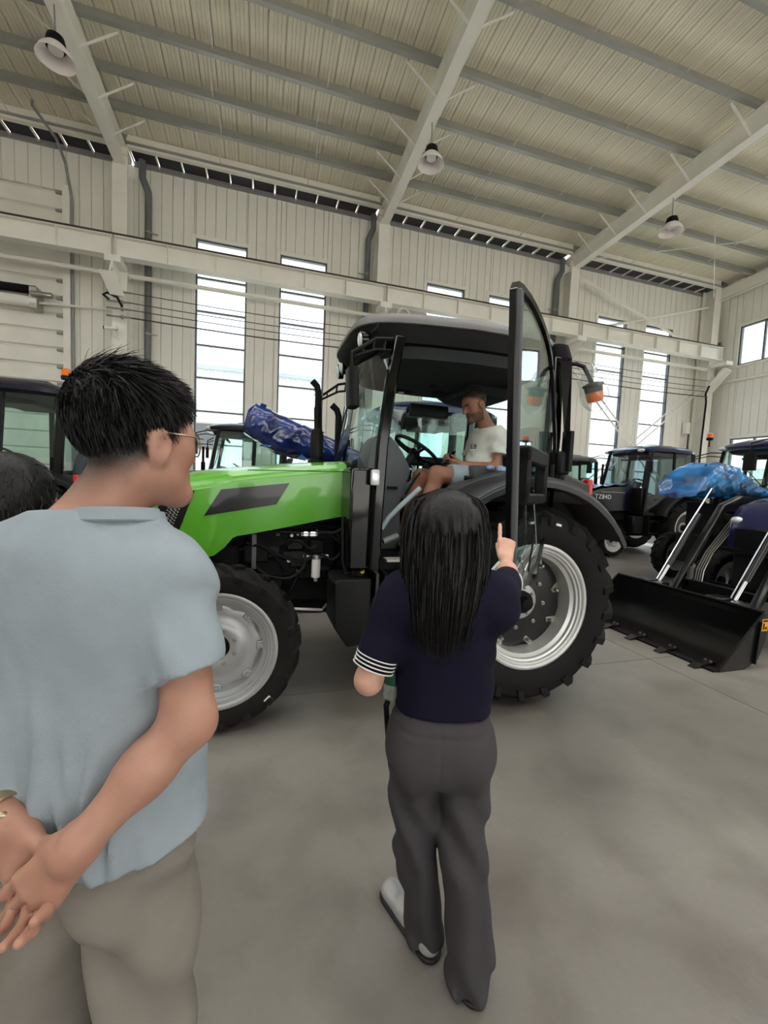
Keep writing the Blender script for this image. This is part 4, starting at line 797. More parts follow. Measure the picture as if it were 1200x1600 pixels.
def blue_tractor(label, loc, rz=PI, scale=1., roof='navy_paint', body='navy_paint', fwR=.50, rim='silver_paint', beacon=False, hood=True, wrapped=None, text=None, fine=False, lampm='lens_clear', hood_film=False, topz=0., gl='cab_glass'):
    T = thing('tractor', label, 'tractor', loc, rz); T.scale = (scale,) * 3
    for s in (1, -1):
        wheel(T, 'rear_wheel', (0, s * .72, .72), s, .72, .40, .42, 20, .034, .04, 'rear', 'rubber', rim, fine=False)
        wheel(T, 'front_wheel', (2.12, s * .66, fwR), s, fwR, .26, fwR * .62, 18, .026, .034, 'front', 'rubber', rim, fine=fine)
    MB().bx(-.45, 2.5, -.2, .2, .45, .95).cyl((0, -.5, .72), (0, .5, .72), .12, 12).cyl((2.12, -.55, fwR), (2.12, .55, fwR), .08, 10).bx(2.4, 2.65, -.22, .22, .45, .95).build('chassis', 'black_matte', T, bevel=.02)
    MB().bx(1.25, 2.3, -.25, .25, .7, 1.25).bx(1.4, 1.9, -.33, .33, .85, 1.1).build('engine_block', 'black_matte', T, bevel=.02)
    if hood:
        xs = [1.28, 1.8, 2.2, 2.45, 2.6, 2.68]; zt = [1.72, 1.68, 1.62, 1.54, 1.42, 1.28]; zb = [1.1, 1.08, 1.04, 1.0, .98, 1.0]; wd = [.38, .38, .375, .36, .32, .26]; rings = []
        for a, b, c, d in zip(xs, zt, zb, wd):
            r = [(a, d, c), (a, d, c + (b - c) * .5), (a, d * .99, c + (b - c) * .82), (a, d * .88, c + (b - c) * .95), (a, d * .5, b), (a, 0, b + .012)]
            rings.append(r + [(p[0], -p[1], p[2]) for p in reversed(r[:-1])])
        h = MB().loft(rings, True, False).build('hood', body, T, ang=35)
        MB().bx(2.60, 2.69, -.22, .22, 1.0, 1.26).build('front_grille', 'black_plastic', h, bevel=.02)
        for s in (-1, 1): MB().sph((2.63, s * .22, 1.34), (.05, .07, .045), 12, 8).build('headlamp', lampm, h)
        MB().bx(1.5, 2.2, .378, .386, 1.52, 1.535).build('trim_strip', 'silver_paint', h)
        if hood_film: MB().grid(lambda u, v: (1.29 + 1.2 * u, -.30 + .6 * v, 1.735 - .13 * u ** 1.5 + .02 * math.sin(19 * u + 7 * v)), 14, 8).build('film_cover', 'blue_film', h, solid=.004)
        if text:
            to = link('model_lettering', text_mesh(text, .15, 1.1, 'white_plastic'), h, (2.14, .384, 1.36)); to.rotation_euler = (PI / 2, 0, PI)
    if wrapped:
        x0, z0, x1, z1, hw, flm, yo, dome, ZBL, ZTL, lean = wrapped; R_ = random.Random(11); rings = []; n = 26
        for i in range(17):
            t = i / 16; cx = x0 + (x1 - x0) * t; cz = z0 + (z1 - z0) * t + .10 * math.sin(PI * t); hh = (.30 - .08 * t) * (1 if 0 < i < 16 else .55) * (.8 + .2 * math.sin(PI * min(1, t * 1.6 + .2))); ww = hw * (1 if 0 < i < 16 else .7)
            rings.append([(cx + (z1 - z0) * -.25 * math.sin(a) + R_.uniform(-.012, .012), yo + ww * math.copysign(abs(math.cos(a)) ** .6, math.cos(a)) + R_.uniform(-.016, .016), cz + hh * math.copysign(abs(math.sin(a)) ** .7, math.sin(a)) + R_.uniform(-.016, .016)) for a in np.linspace(0, 2 * PI, n + 1)[:-1]])
        if dome:
            tt_, aa_ = np.meshgrid(np.linspace(0, 1, 90), np.linspace(0, 2 * PI, 121)[:-1], indexing='ij'); zb_ = np.interp(tt_, *ZBL); zt_ = np.interp(tt_, *ZTL); ca, sa = np.cos(aa_), np.sin(aa_)
            X_ = x0 + (x1 - x0) * tt_ - lean * np.clip(sa, 0, 1) * (1 - tt_); Y_ = yo + hw * np.sign(ca) * np.abs(ca) ** .6 * np.interp(tt_, [0, .05, 1], [.8, 1, .95]); Z_ = (zb_ + zt_) / 2 + (zt_ - zb_) / 2 * np.sign(sa) * np.abs(sa) ** .75
            P_ = np.stack([X_, Y_, Z_], -1); rid = lambda w: (1 - np.abs(np.sin(w))) ** 2
            dsp = .022 * rid(X_ * 7 + Z_ * 13 + 1.3 * np.sin(Y_ * 6 + X_ * 4)) + .015 * rid(X_ * 19 - Z_ * 11 + 1.7 * np.sin(X_ * 9)) + .010 * rid(X_ * 34 + Z_ * 41 + 2 * np.sin(Z_ * 14 + Y_ * 9)) + .012 * nz_(P_)
            ct = np.stack([X_, np.full_like(X_, yo), (zb_ + zt_) / 2], -1); P_ = P_ + (P_ - ct) / (np.linalg.norm(P_ - ct, axis=-1, keepdims=True) + 1e-6) * (dsp * (.45 if flm == 'navy_film' else 1))[..., None]
            wh = MB().loft([[tuple(p) for p in r] for r in P_]).build('raised_hood', flm, T, ang=60)
        else: wh = MB().loft(rings).build('raised_hood', flm, T, ang=180)
        for k in range(7):
            a = R_.uniform(0, .25) if k < 4 else R_.uniform(.3, .8); cx = x0 + (x1 - x0) * a; cz = float(np.interp(a, *(ZTL if k % 2 else ZBL))); c = Vector((cx, yo + R_.uniform(0, hw), cz))
            rag = MB().loft([[c + Vector((R_.uniform(-.07, .07), R_.uniform(-.05, .05), R_.uniform(-.02, .02))) for _ in range(4)], [c + Vector((R_.uniform(-.07, .07), R_.uniform(-.05, .05), R_.uniform(-.04, .05))) for _ in range(4)]]); rag.build('torn_film', 'blue_film', wh)
        MB().tube([(1.35, .2, 1.2), (1.7, .2, 1.75)], .012, 6).tube([(1.35, -.2, 1.2), (1.7, -.2, 1.75)], .012, 6).build('gas_strut', 'chrome', T)
        for k in range(6): xx = R_.uniform(1.4, 2.2); MB().bx(xx - .1, xx + .1, -.25, .3, 1.2, 1.30 + R_.uniform(0, .15)).build('engine_part', R_.choice(['black_matte', 'black_plastic', 'red_paint', 'zinc']), T, bevel=.02)
        MB().cyl((1.5, .1, 1.38), (2.0, .1, 1.38), .09, 14).build('air_filter', 'black_plastic', T, bevel=.01)
        MB().bx(2.25, 2.33, -.30, .30, .95, 1.5).build('radiator', 'black_matte', T)
    # cab
    MB().bx(-.25, 1.25, -.62, .62, .98, 1.06).bx(1.12, 1.28, -.66, .66, 1.0, 1.66).build('cab_base', 'black_plastic', T, bevel=.02)
    for s in (1, -1):
        def pl(n, pts, w=.07): MB().loft([[(p[0] - w / 2, s * p[1] - .03, p[2]), (p[0] + w / 2, s * p[1] - .03, p[2]), (p[0] + w / 2, s * p[1] + .03, p[2]), (p[0] - w / 2, s * p[1] + .03, p[2])] for p in pts]).build(n, 'black_plastic', T, bevel=.01)
        pl('front_pillar', [(1.20, .66, 1.0), (1.18, .68, 1.66), (1.03, .63, 2.55)]); pl('rear_pillar', [(-.24, .66, 1.5), (-.26, .68, 1.8), (-.28, .62, 2.55)], .10); pl('middle_pillar', [(.36, .685, 1.55), (.36, .69, 1.8), (.34, .635, 2.55)], .06)
        glass_poly([(1.18, s * .685, 1.1), (.38, s * .69, 1.5), (.36, s * .64, 2.52), (1.04, s * .635, 2.52)]).build('side_glass', gl, T)
        glass_poly([(.34, s * .69, 1.7), (-.22, s * .69, 1.75), (-.25, s * .63, 2.52), (.33, s * .64, 2.52)]).build('quarter_glass', gl, T)
        fm = fender_mesh(.87, .42, .90, math.radians(20), math.radians(150), .04, zc=.72, n=14); (fm if s > 0 else mirror_y(fm)).build('rear_fender', 'black_plastic', T, ang=40)
        MB().bx(-.52, -.46, s * .78 - .05, s * .78 + .05, 1.42, 1.54).build('tail_lamp', 'red_lens', T, bevel=.01)
        q = MB().loft([outline_ring(0, .03, .085, z, 14, 4) for z in (0, .02, .23, .25)], True); q.v = [(p[0] + 1.42, p[1] + s * .92, p[2] + 2.02) for p in q.v]; mm = q.build('mirror', 'black_plastic', T, ang=50)
        MB().tube([(1.05, s * .63, 2.50), (1.25, s * .74, 2.50), (1.42, s * .92, 2.42), (1.42, s * .92, 2.26)], .012, 6).tube([(1.06, s * .64, 2.42), (1.26, s * .75, 2.43), (1.41, s * .91, 2.38)], .010, 6).build('mirror_arm', 'black_plastic', mm)
    MB().grid(lambda u, v: (np.interp(v, [0, 1], [1.20, 1.04]) + .10 * (1 - (2 * u - 1) ** 2), -.66 + 1.32 * u, 1.66 + .89 * v), 8, 2).build('windshield', gl, T)
    glass_poly([(-.28, -.62, 1.5), (-.28, .62, 1.5), (-.29, .60, 2.52), (-.29, -.60, 2.52)]).build('rear_window', gl, T)
    r_ = MB().loft([outline_ring(.46, .78, .66, 2.52, 40, 5, .1), outline_ring(.46, .85, .72, 2.56, 40, 5, .1, -.02), outline_ring(.46, .86, .73, 2.62, 40, 5, .1, -.03), outline_ring(.44, .78, .66, 2.68, 40, 4.5, .1, -.03), outline_ring(.42, .5, .44, 2.72 + topz, 40, 4), outline_ring(.42, .2, .2, 2.73 + topz, 40, 3)]).build('cab_roof', roof, T, ang=40)
    MB().loft([outline_ring(.44, .72, .60, 2.47, 32, 5, .1), outline_ring(.44, .76, .64, 2.53, 32, 5, .1)]).build('headliner', 'headliner', r_, ang=40)
    MB().bx(.0, .7, -.3, .3, 2.70, 2.755).build('roof_hatch', roof, r_, bevel=.02)
    for s in (1, -1):
        MB().sph((1.24, s * .50, 2.565), (.06, .10, .045), 14, 8).build('roof_lamp', lampm, r_); MB().sph((-.35, s * .50, 2.58), (.05, .09, .04), 14, 8).build('rear_lamp', lampm, r_)
    seat(T, -.05, 1.5); steering(T, (.62, 0, 1.80), -.5, .19)
    MB().loft([[(.80, -.2, 1.06), (1.1, -.2, 1.06), (1.1, .2, 1.06), (.80, .2, 1.06)], [(.82, -.2, 1.78), (1.08, -.2, 1.84), (1.08, .2, 1.84), (.82, .2, 1.78)]]).build('dashboard', 'trim_grey', T, bevel=.03)
    MB().lathe([(.045, 0), (.045, .45), (.026, .47), (.026, .8)], 14, (1.45, -.42, 1.45)).build('exhaust_stack', 'black_matte', T)
    for k, s in enumerate((1, -1)): MB().bx(.75, 1.05, s * .6 - .12, s * .6 + .12, .55, .58).bx(.75, 1.05, s * .6 - .12, s * .6 + .12, .85, .88).bx(1.03, 1.06, s * .6 - .12, s * .6 + .12, .5, 1.0).build('steps', 'black_matte', T)
    MB().bx(1.1, 1.42, .38, .62, .55, .98).build('fuel_tank', 'black_plastic', T, bevel=.03)
    MB().tube([(1.19, .3, 1.70), (1.12, .0, 2.0), (1.10, -.2, 2.2)], .008, 6).build('wiper', 'black_plastic', T)
    MB().cyl((.9, -.38, 2.38), (.9, .38, 2.38), .03, 8).bx(.1, .6, -.45, .45, 2.42, 2.48).build('sun_visor', 'black_plastic', T, bevel=.01)
    if beacon is not False:
        bx_, by_ = beacon; b = MB().lathe([(.03, -.12), (.012, -.11), (.012, .0), (.055, .01), (.06, .05), (.05, .06)], 16, (bx_, by_, 2.74)).build('beacon', 'black_plastic', T)
        MB().lathe([(.048, .06), (.05, .11), (.045, .14), (.03, .15), (.001, .152)], 18, (bx_, by_, 2.74)).build('beacon_lens', 'orange_lens', b)
    return T
LT1 = blue_tractor('dark blue cab tractor with an orange beacon at the left, behind the people', (-2.72, 6.95, 0), beacon=(-.30, .55))
LT2 = blue_tractor('small dark blue cab tractor by the wall behind the wrapped raised hood', (.20, 9.75, 0))
LT3 = blue_tractor('blue tractor beside the green one, its wrapped hood tilted up', (2.75, 5.75, 0), roof='blue_paint', hood=False, wrapped=(2.97, 2.38, 1.33, 1.85, .36, 'navy_film', .05, True, ([0, .25, 1], [2.17, 1.93, 1.74]), ([0, .02, .08, 1], [2.26, 2.46, 2.54, 1.96]), .02))
TZT = blue_tractor('navy tractor lettered on its side with blue film on the hood', (10.7, 9.05, 0), scale=1.07, fwR=.40, rim='silver_light', text='TZ84D', hood_film=True, fine=True, gl='shade_tint_glass', roof='blue_paint', body='navy_paint')
WRT = blue_tractor('navy tractor whose raised hood is wrapped in shiny blue film', (9.9, 5.5, 0), roof='blue_paint', hood=False, fwR=.46, wrapped=(2.98, 1.95, 1.27, 1.70, .42, 'blue_film', .0, True, ([0, 1], [1.60, 1.64]), ([0, .03, .1, .2, .45, .7, 1], [1.72, 1.95, 2.12, 2.20, 2.18, 1.98, 1.72]), .22), beacon=(1.30, -.75), topz=.02)
FTR = blue_tractor('far tractor with a red hood by the wall behind the lettered tractor', (9.6, 11.15, 0), roof='roof_grey', body='red_paint')
LDT = blue_tractor('navy loader tractor at the right edge behind the black bucket', (8.25, 3.44, 0), body='blue_paint', roof='blue_paint', fwR=.46)

# front loader of the last one: arms belong to the tractor, the bucket hangs on them
for s in (1, -1):
    y = .44 * s
    b = MB().loft([[(p[0], y - .045, p[1] - .05), (p[0], y + .045, p[1] - .05), (p[0], y + .045, p[1] + .06), (p[0], y - .045, p[1] + .06)] for p in ((3.30, .40), (2.95, .95), (2.60, 1.46), (2.3, 1.58), (1.4, 1.55))]).build('loader_arm', 'black_paint', LDT, bevel=.01)
    y2 = y - .10
    MB().cyl((3.26, y2, .72), (2.82, y2, 1.38), .030, 12).build('bucket_cylinder', 'black_paint', b); MB().cyl((3.40, y2, .52), (3.24, y2, .76), .020, 12).build('piston_rod', 'chrome', b)
    MB().tube([(3.38, y2 - .05, .54), (2.95, y2 - .05, 1.2), (2.58, y2 - .05, 1.72)], .011, 8).build('guide_rod', 'chrome', b)
    MB().bx(1.35, 1.55, y - .06, y + .06, .6, 1.6).build('loader_mast', 'black_paint', LDT, bevel=.01)
    for k in range(4): o = .06 + .028 * k; MB().tube([(2.05, y + o, 1.58), (2.35, y + o, 1.50 - .01 * k), (2.52, y + o, 1.30 - .01 * k), (2.88, y + o, .92), (3.0, y + o, .70), (3.02, y + o, .55)], .008, 6).build('oil_pipe', 'zinc', b)
    MB().bx(3.10, 3.16, y + .06, y + .10, .60, .74).bx(3.14, 3.20, y + .08, y + .12, .50, .60).build('pipe_block', 'zinc', b)
MB().bx(3.16, 3.20, -.42, .42, .28, .60).build('hitch_frame', 'black_plastic', LDT, bevel=.01)
MB().bx(2.70, 2.74, -.42, .42, .45, .55).bx(2.70, 2.73, -.42, .42, .95, 1.0).build('brush_guard', 'black_paint', LDT)
BK = thing('loader_bucket', 'wide black loader bucket with bolted teeth and an orange warning sticker', 'bucket', (4.07, 3.54, 0))
Wd = .85
prof = [(0, .012), (.32, .03), (.47, .12), (.545, .27), (.565, .52)]
MB().loft([[(x, -Wd, z) for x, z in prof] + [(x + .015, -Wd, z - .012) for x, z in reversed(prof)], [(x, Wd, z) for x, z in prof] + [(x + .015, Wd, z - .012) for x, z in reversed(prof)]]).build('shell', 'black_paint', BK)
for s in (-1, 1): MB().prism([(0.0, 0), (.33, .0), (.50, .08), (.58, .26), (.60, .53), (.54, .53)], s * Wd - .012, s * Wd + .012, 'y').build('side_plate', 'black_paint', BK); MB().beam((.44, s * (Wd + .016), .05), (.47, s * (Wd + .016), .46), .012, .04).build('side_rib', 'black_paint', BK)
MB().bx(-.05, .03, -Wd, Wd, .0, .018).build('cutting_edge', 'black_matte', BK, bevel=.004)
MB().cyl((.56, -Wd, .53), (.56, Wd, .53), .018, 10).build('top_lip', 'black_paint', BK)
for y in (-.72, -.36, 0, .36, .72):
    t = MB().loft([[(.10, y - .045, .02), (.10, y + .045, .02), (.10, y + .045, .045), (.10, y - .045, .045)], [(-.04, y - .045, .02), (-.04, y + .045, .02), (-.04, y + .045, .04), (-.04, y - .045, .04)], [(-.15, y - .035, .0), (-.15, y + .035, .0), (-.15, y + .035, .008), (-.15, y - .035, .008)]]).build('tooth', 'black_paint', BK)
    for k in (-.025, .025): link('bolt', MB().lathe([(.013, 0), (.013, .016), (.001, .018)], 8).mesh('bolt', 'zinc'), t, (.06, y + k, .043))
for s in (-1, 1): MB().bx(.58, .80, s * .44 - .13, s * .44 - .03, .28, .54).bx(.60, .80, s * .44 + .02, s * .44 + .20, .50, .545).build('hinge_bracket', 'black_paint', BK, bevel=.01)
MB().bx(.56, .60, -.6, .6, .12, .5).build('back_plate', 'black_paint', BK); 
sk = MB().bx(.51, .585, -Wd - .0150, -Wd - .0125, .36, .475).build('warning_sticker', 'sticker_orange', BK); MB().bx(.518, .577, -Wd - .0165, -Wd - .015, .45, .466).bx(.522, .54, -Wd - .0165, -Wd - .015, .375, .435).bx(.55, .57, -Wd - .0165, -Wd - .015, .375, .40).build('sticker_print', 'black_matte', sk)
# ================================================================== PEOPLE: smooth bodies from blended distance fields
def nv(*a): return np.array(a, dtype=np.float32)
class Field:
    def __init__(s): s.p = []
    def cap(s, a, b, ra, rb=None, k=.03, op='+', flat=None, cut=None):
        a = np.array(a, np.float32); b = np.array(b, np.float32); rb = ra if rb is None else rb; ab = b - a; L2 = float(ab @ ab) + 1e-9; m = max(ra, rb) * (1 if flat is None else max(1, flat[1]))
        if flat is not None: ax = np.array(flat[0], np.float32); ax /= np.linalg.norm(ax); sc = 1 / flat[1] - 1
        def f(P):
            q = P - a; t = np.clip((q @ ab) / L2, 0, 1); q = q - t[..., None] * ab
            if flat is not None: q = q + ax * ((q @ ax) * sc)[..., None]
            d = np.sqrt((q * q).sum(-1)) - (ra + t * (rb - ra))
            return d if cut is None else np.maximum(d, (P - np.array(cut[0], np.float32)) @ np.array(cut[1], np.float32))
        s.p.append((f, np.minimum(a, b) - m, np.maximum(a, b) + m, k, op)); return s
    def ell(s, c, r, R=None, k=.03, op='+'):
        c = np.array(c, np.float32); r = np.array(r, np.float32); R = np.eye(3, dtype=np.float32) if R is None else np.array(R, np.float32); m = float(r.max())
        def f(P):
            q = (P - c) @ R; a = np.sqrt(((q / r) ** 2).sum(-1)); b = np.sqrt(((q / r ** 2) ** 2).sum(-1)) + 1e-6; return a * (a - 1) / b
        s.p.append((f, c - m, c + m, k, op)); return s
    def mesh(s, h, lo=None, hi=None, mod=None, pad=.03):
        lo = np.min([p[1] for p in s.p if p[4] == '+'], 0) - pad if lo is None else np.array(lo, np.float32)
        hi = np.max([p[2] for p in s.p if p[4] == '+'], 0) + pad if hi is None else np.array(hi, np.float32)
        n = np.ceil((hi - lo) / h).astype(int) + 1
        g = [lo[i] + h * np.arange(n[i], dtype=np.float32) for i in range(3)]
        D = np.full(n, .2, np.float32)
        for f, a, b, k, op in s.p:
            mg = k + .03; i0 = np.clip(((a - mg - lo) / h).astype(int), 0, n); i1 = np.clip(np.ceil((b + mg - lo) / h).astype(int) + 1, 0, n)
            if (i1 <= i0).any(): continue
            sl = tuple(slice(p, q) for p, q in zip(i0, i1))
            P = np.stack(np.meshgrid(*[g[i][sl[i]] for i in range(3)], indexing='ij'), -1); d = f(P).astype(np.float32); B = D[sl]
            if op == '+': hh = np.maximum(k - np.abs(B - d), 0) / k; D[sl] = np.minimum(B, d) - hh * hh * k / 4
            else: d = -d; hh = np.maximum(k - np.abs(B - d), 0) / k; D[sl] = np.maximum(B, d) + hh * hh * k / 4
        if mod is not None:
            P = np.stack(np.meshgrid(*g, indexing='ij'), -1); D = mod(P, D).astype(np.float32)
        return nets(D, lo, h)
def nets(D, lo, h):
    S = D < 0; nx, ny, nz = D.shape; c = (nx - 1, ny - 1, nz - 1); acc = np.zeros(c + (3,), np.float32); cnt = np.zeros(c, np.float32)
    for ax in range(3):
        for u in (0, 1):
            for v in (0, 1):
                o = [0, 0, 0]; o[(ax + 1) % 3] = u; o[(ax + 2) % 3] = v; e = list(o); e[ax] = 1
                sa = tuple(slice(o[i], o[i] + c[i]) for i in range(3)); sb = tuple(slice(e[i], e[i] + c[i]) for i in range(3))
                da, db = D[sa], D[sb]; m = S[sa] != S[sb]; t = np.where(m, da / np.where(m, da - db, 1), 0)
                for i in range(3): acc[..., i] += m * (o[i] + (t if i == ax else 0))
                cnt += m
    act = cnt > 0; idx = np.full(c, -1, np.int64); idx[act] = np.arange(act.sum()); ijk = np.argwhere(act)
    verts = (ijk + acc[act] / cnt[act][:, None]) * h + lo; F = []
    for ax in range(3):
        a1, a2 = (ax + 1) % 3, (ax + 2) % 3
        s0 = [slice(None)] * 3; s1 = [slice(None)] * 3; s0[ax] = slice(0, -1); s1[ax] = slice(1, None)
        A, B = S[tuple(s0)], S[tuple(s1)]; m = A != B; p = np.argwhere(m); p = p[(p[:, a1] > 0) & (p[:, a2] > 0) & (p[:, a1] < D.shape[a1] - 1) & (p[:, a2] < D.shape[a2] - 1)]
        if not len(p): continue
        def at(d1, d2): q = p.copy(); q[:, a1] += d1; q[:, a2] += d2; return idx[tuple(q.T)]
        q = np.stack([at(-1, -1), at(0, -1), at(0, 0), at(-1, 0)], 1); inn = A[tuple(p.T)]
        q[~inn] = q[~inn][:, ::-1]; F.append(q)
    return verts, np.concatenate(F)
def mobj(name, parts, matn, parent=None, loc=None, attr=None):
    """parts: [(verts, faces)] joined into one mesh; loc: origin"""
    vs, fs, n = [], [], 0
    for v, f in parts: vs.append(v); fs.append(f + n); n += len(v)
    v = np.concatenate(vs); f = np.concatenate(fs); a = attr(v) if attr else None
    if loc is not None: v = v - np.array(loc)
    me = bpy.data.meshes.new(name); me.from_pydata(v.tolist(), [], f.tolist()); me.update()
    me.polygons.foreach_set('use_smooth', [True] * len(me.polygons))
    if a is not None: at = me.attributes.new('tint', 'FLOAT', 'POINT'); at.data.foreach_set('value', a.astype(np.float32))
    me.materials.append(M(matn)); return link(name, me, parent)
def basis(az, pitch=0., roll=0.):
    """columns right, forward, up; az clockwise from +Y, pitch down positive"""
    f = np.array([math.sin(az), math.cos(az), 0]); r = np.array([math.cos(az), -math.sin(az), 0]); u = np.array([0, 0, 1.])
    f2 = f * math.cos(pitch) - u * math.sin(pitch); u2 = u * math.cos(pitch) + f * math.sin(pitch)
    r3 = r * math.cos(roll) + u2 * math.sin(roll); u3 = u2 * math.cos(roll) - r * math.sin(roll)
    return np.stack([r3, f2, u3], 1)
def nz3(P, f, ph=0.):
    x, y, z = P[..., 0] * f, P[..., 1] * f, P[..., 2] * f
    return (np.sin(x * 1.1 + 1.7 * np.sin(y * .9 + ph) + ph) + np.sin(y * 1.3 + 1.5 * np.sin(z * .8 + 2 + ph)) + np.sin(z * 1.2 + 1.6 * np.sin(x * .7 + 4 + ph))) / 3
def skin_mat(name, col, tint, rough=.5):
    m = bpy.data.materials.new(name); m.use_nodes = True; nt = m.node_tree; b = nt.nodes['Principled BSDF']; N = nt.nodes.new; Lk = nt.links.new
    at = N('ShaderNodeAttribute'); at.attribute_name = 'tint'; tc = N('ShaderNodeTexCoord')
    n1 = N('ShaderNodeTexNoise'); n1.inputs['Scale'].default_value = 18; n1.inputs['Detail'].default_value = 5; Lk(tc.outputs['Object'], n1.inputs['Vector'])
    c = srgb(*col); r = N('ShaderNodeValToRGB'); r.color_ramp.elements[0].position = .3; r.color_ramp.elements[1].position = .7
    r.color_ramp.elements[0].color = (c[0] * .92, c[1] * .84, c[2] * .82, 1); r.color_ramp.elements[1].color = (min(1, c[0] * 1.06), c[1] * 1.06, c[2] * 1.06, 1); Lk(n1.outputs['Fac'], r.inputs[0])
    n2 = N('ShaderNodeTexNoise'); n2.inputs['Scale'].default_value = 420; Lk(tc.outputs['Object'], n2.inputs['Vector'])
    ad = N('ShaderNodeMath'); ad.operation = 'MULTIPLY_ADD'; Lk(n2.outputs['Fac'], ad.inputs[0]); ad.inputs[1].default_value = .5; ad.inputs[2].default_value = .75
    mu = N('ShaderNodeMath'); mu.operation = 'MULTIPLY'; mu.use_clamp = True; Lk(at.outputs['Fac'], mu.inputs[0]); Lk(ad.outputs[0], mu.inputs[1])
    mx = N('ShaderNodeMix'); mx.data_type = 'RGBA'; Lk(mu.outputs[0], mx.inputs[0]); Lk(r.outputs[0], mx.inputs[6]); mx.inputs[7].default_value = srgb(*tint); Lk(mx.outputs[2], b.inputs['Base Color'])
    b.inputs['Roughness'].default_value = rough; b.inputs['Subsurface Weight'].default_value = .12; b.inputs['Subsurface Radius'].default_value = (.01, .004, .002)
    bp = N('ShaderNodeBump'); bp.inputs['Strength'].default_value = .12; bp.inputs['Distance'].default_value = .002; Lk(n2.outputs['Fac'], bp.inputs['Height']); Lk(bp.outputs[0], b.inputs['Normal']); _M[name] = m
skin_mat('skin_tan', (172, 130, 112), (26, 22, 22)); skin_mat('skin_light', (212, 168, 148), (30, 22, 20)); skin_mat('skin_ruddy', (178, 124, 102), (34, 24, 20))
mat('hair_black', (9, 8, 9), .5, spec=.3, var=.3, scale=40, stretch=(1, 1, .15)); mat('hair_brown', (9, 7, 7), .5, spec=.35, var=.35, scale=60, stretch=(1, 1, .08)); mat('hair_short', (62, 44, 36), .6, var=.2, scale=60)
def cloth(name, col, rough=.9, scale=20, var=.05, weave=500): mat(name, col, rough, var=var, scale=scale, bump=.25, bscale=weave, spec=.2)
cloth('tee_grey', (148, 159, 167)); cloth('trouser_beige', (132, 126, 119)); cloth('knit_navy', (17, 16, 36), .95, var=.12); cloth('trouser_grey', (68, 65, 68), .95); cloth('tee_white', (236, 232, 224)); cloth('denim_light', (168, 180, 190), var=.12); cloth('coat_dark', (40, 40, 46))
mat('shoe_silver', (205, 206, 208), .22, .6, var=.06); mat('sole_black', (22, 20, 22), .5); mat('eye_dark', (30, 20, 16), .2); mat('gold_metal', (176, 160, 130), .3, .9)

def head(F, c, B, s=1., nose=1., jaw=1.):
    """head blended into field F; c between the ears, B columns right/forward/up"""
    c = np.array(c); T = lambda x, y, z: c + B @ (np.array([x, y, z]) * s)
    e = lambda p, r, k=.03, op='+': F.ell(T(*p), np.array(r) * s, B, k, op)
    e((0, -.012, .045), (.077, .096, .088)); e((0, .035, -.022), (.062, .060, .092)); e((0, .05, .03), (.062, .045, .05))
    for q in (-1, 1):
        F.cap(T(q * .046 * jaw, .005, -.058), T(q * .012, .076, -.10), .024 * s, .018 * s, .035)
        e((q * .040, .062, -.012), (.026, .024, .026), .03)
        e((q * .032, .080, .008), (.016, .012, .011), .012, '-')
        F.cap(T(q * .012, .094, .026), T(q * .048, .078, .024), .011 * s, .009 * s, .016)
        e((q * .031, .075, .008), (.013, .012, .010), .008)
        F.ell(T(q * .079, -.004, -.004), np.array([.009, .026, .033]) * s, B, .010); F.ell(T(q * .0885, .003, .0), np.array([.0075, .013, .019]) * s, B, .005, '-'); F.cap(T(q * .083, .008, .022), T(q * .085, -.018, .016), .0042 * s, None, .006); F.cap(T(q * .085, -.018, .016), T(q * .084, -.016, -.018), .0042 * s, None, .006); F.ell(T(q * .079, -.002, -.032), np.array([.008, .010, .011]) * s, B, .010)
    F.cap(T(0, .092, .016), T(0, .112 * nose, -.026), .008 * s, .011 * s, .016); F.cap(T(-.012, .098, -.032), T(.012, .098, -.032), .0085 * s, None, .012)
    e((0, .084, -.098), (.020, .018, .017), .03)
    F.cap(T(-.018, .092, -.056), T(.018, .092, -.056), .007 * s, None, .010); F.cap(T(-.015, .090, -.069), T(.015, .090, -.069), .0075 * s, None, .010); F.cap(T(-.02, .105, -.0625), T(.02, .105, -.0625), .003 * s, None, .006, '-')
    return T
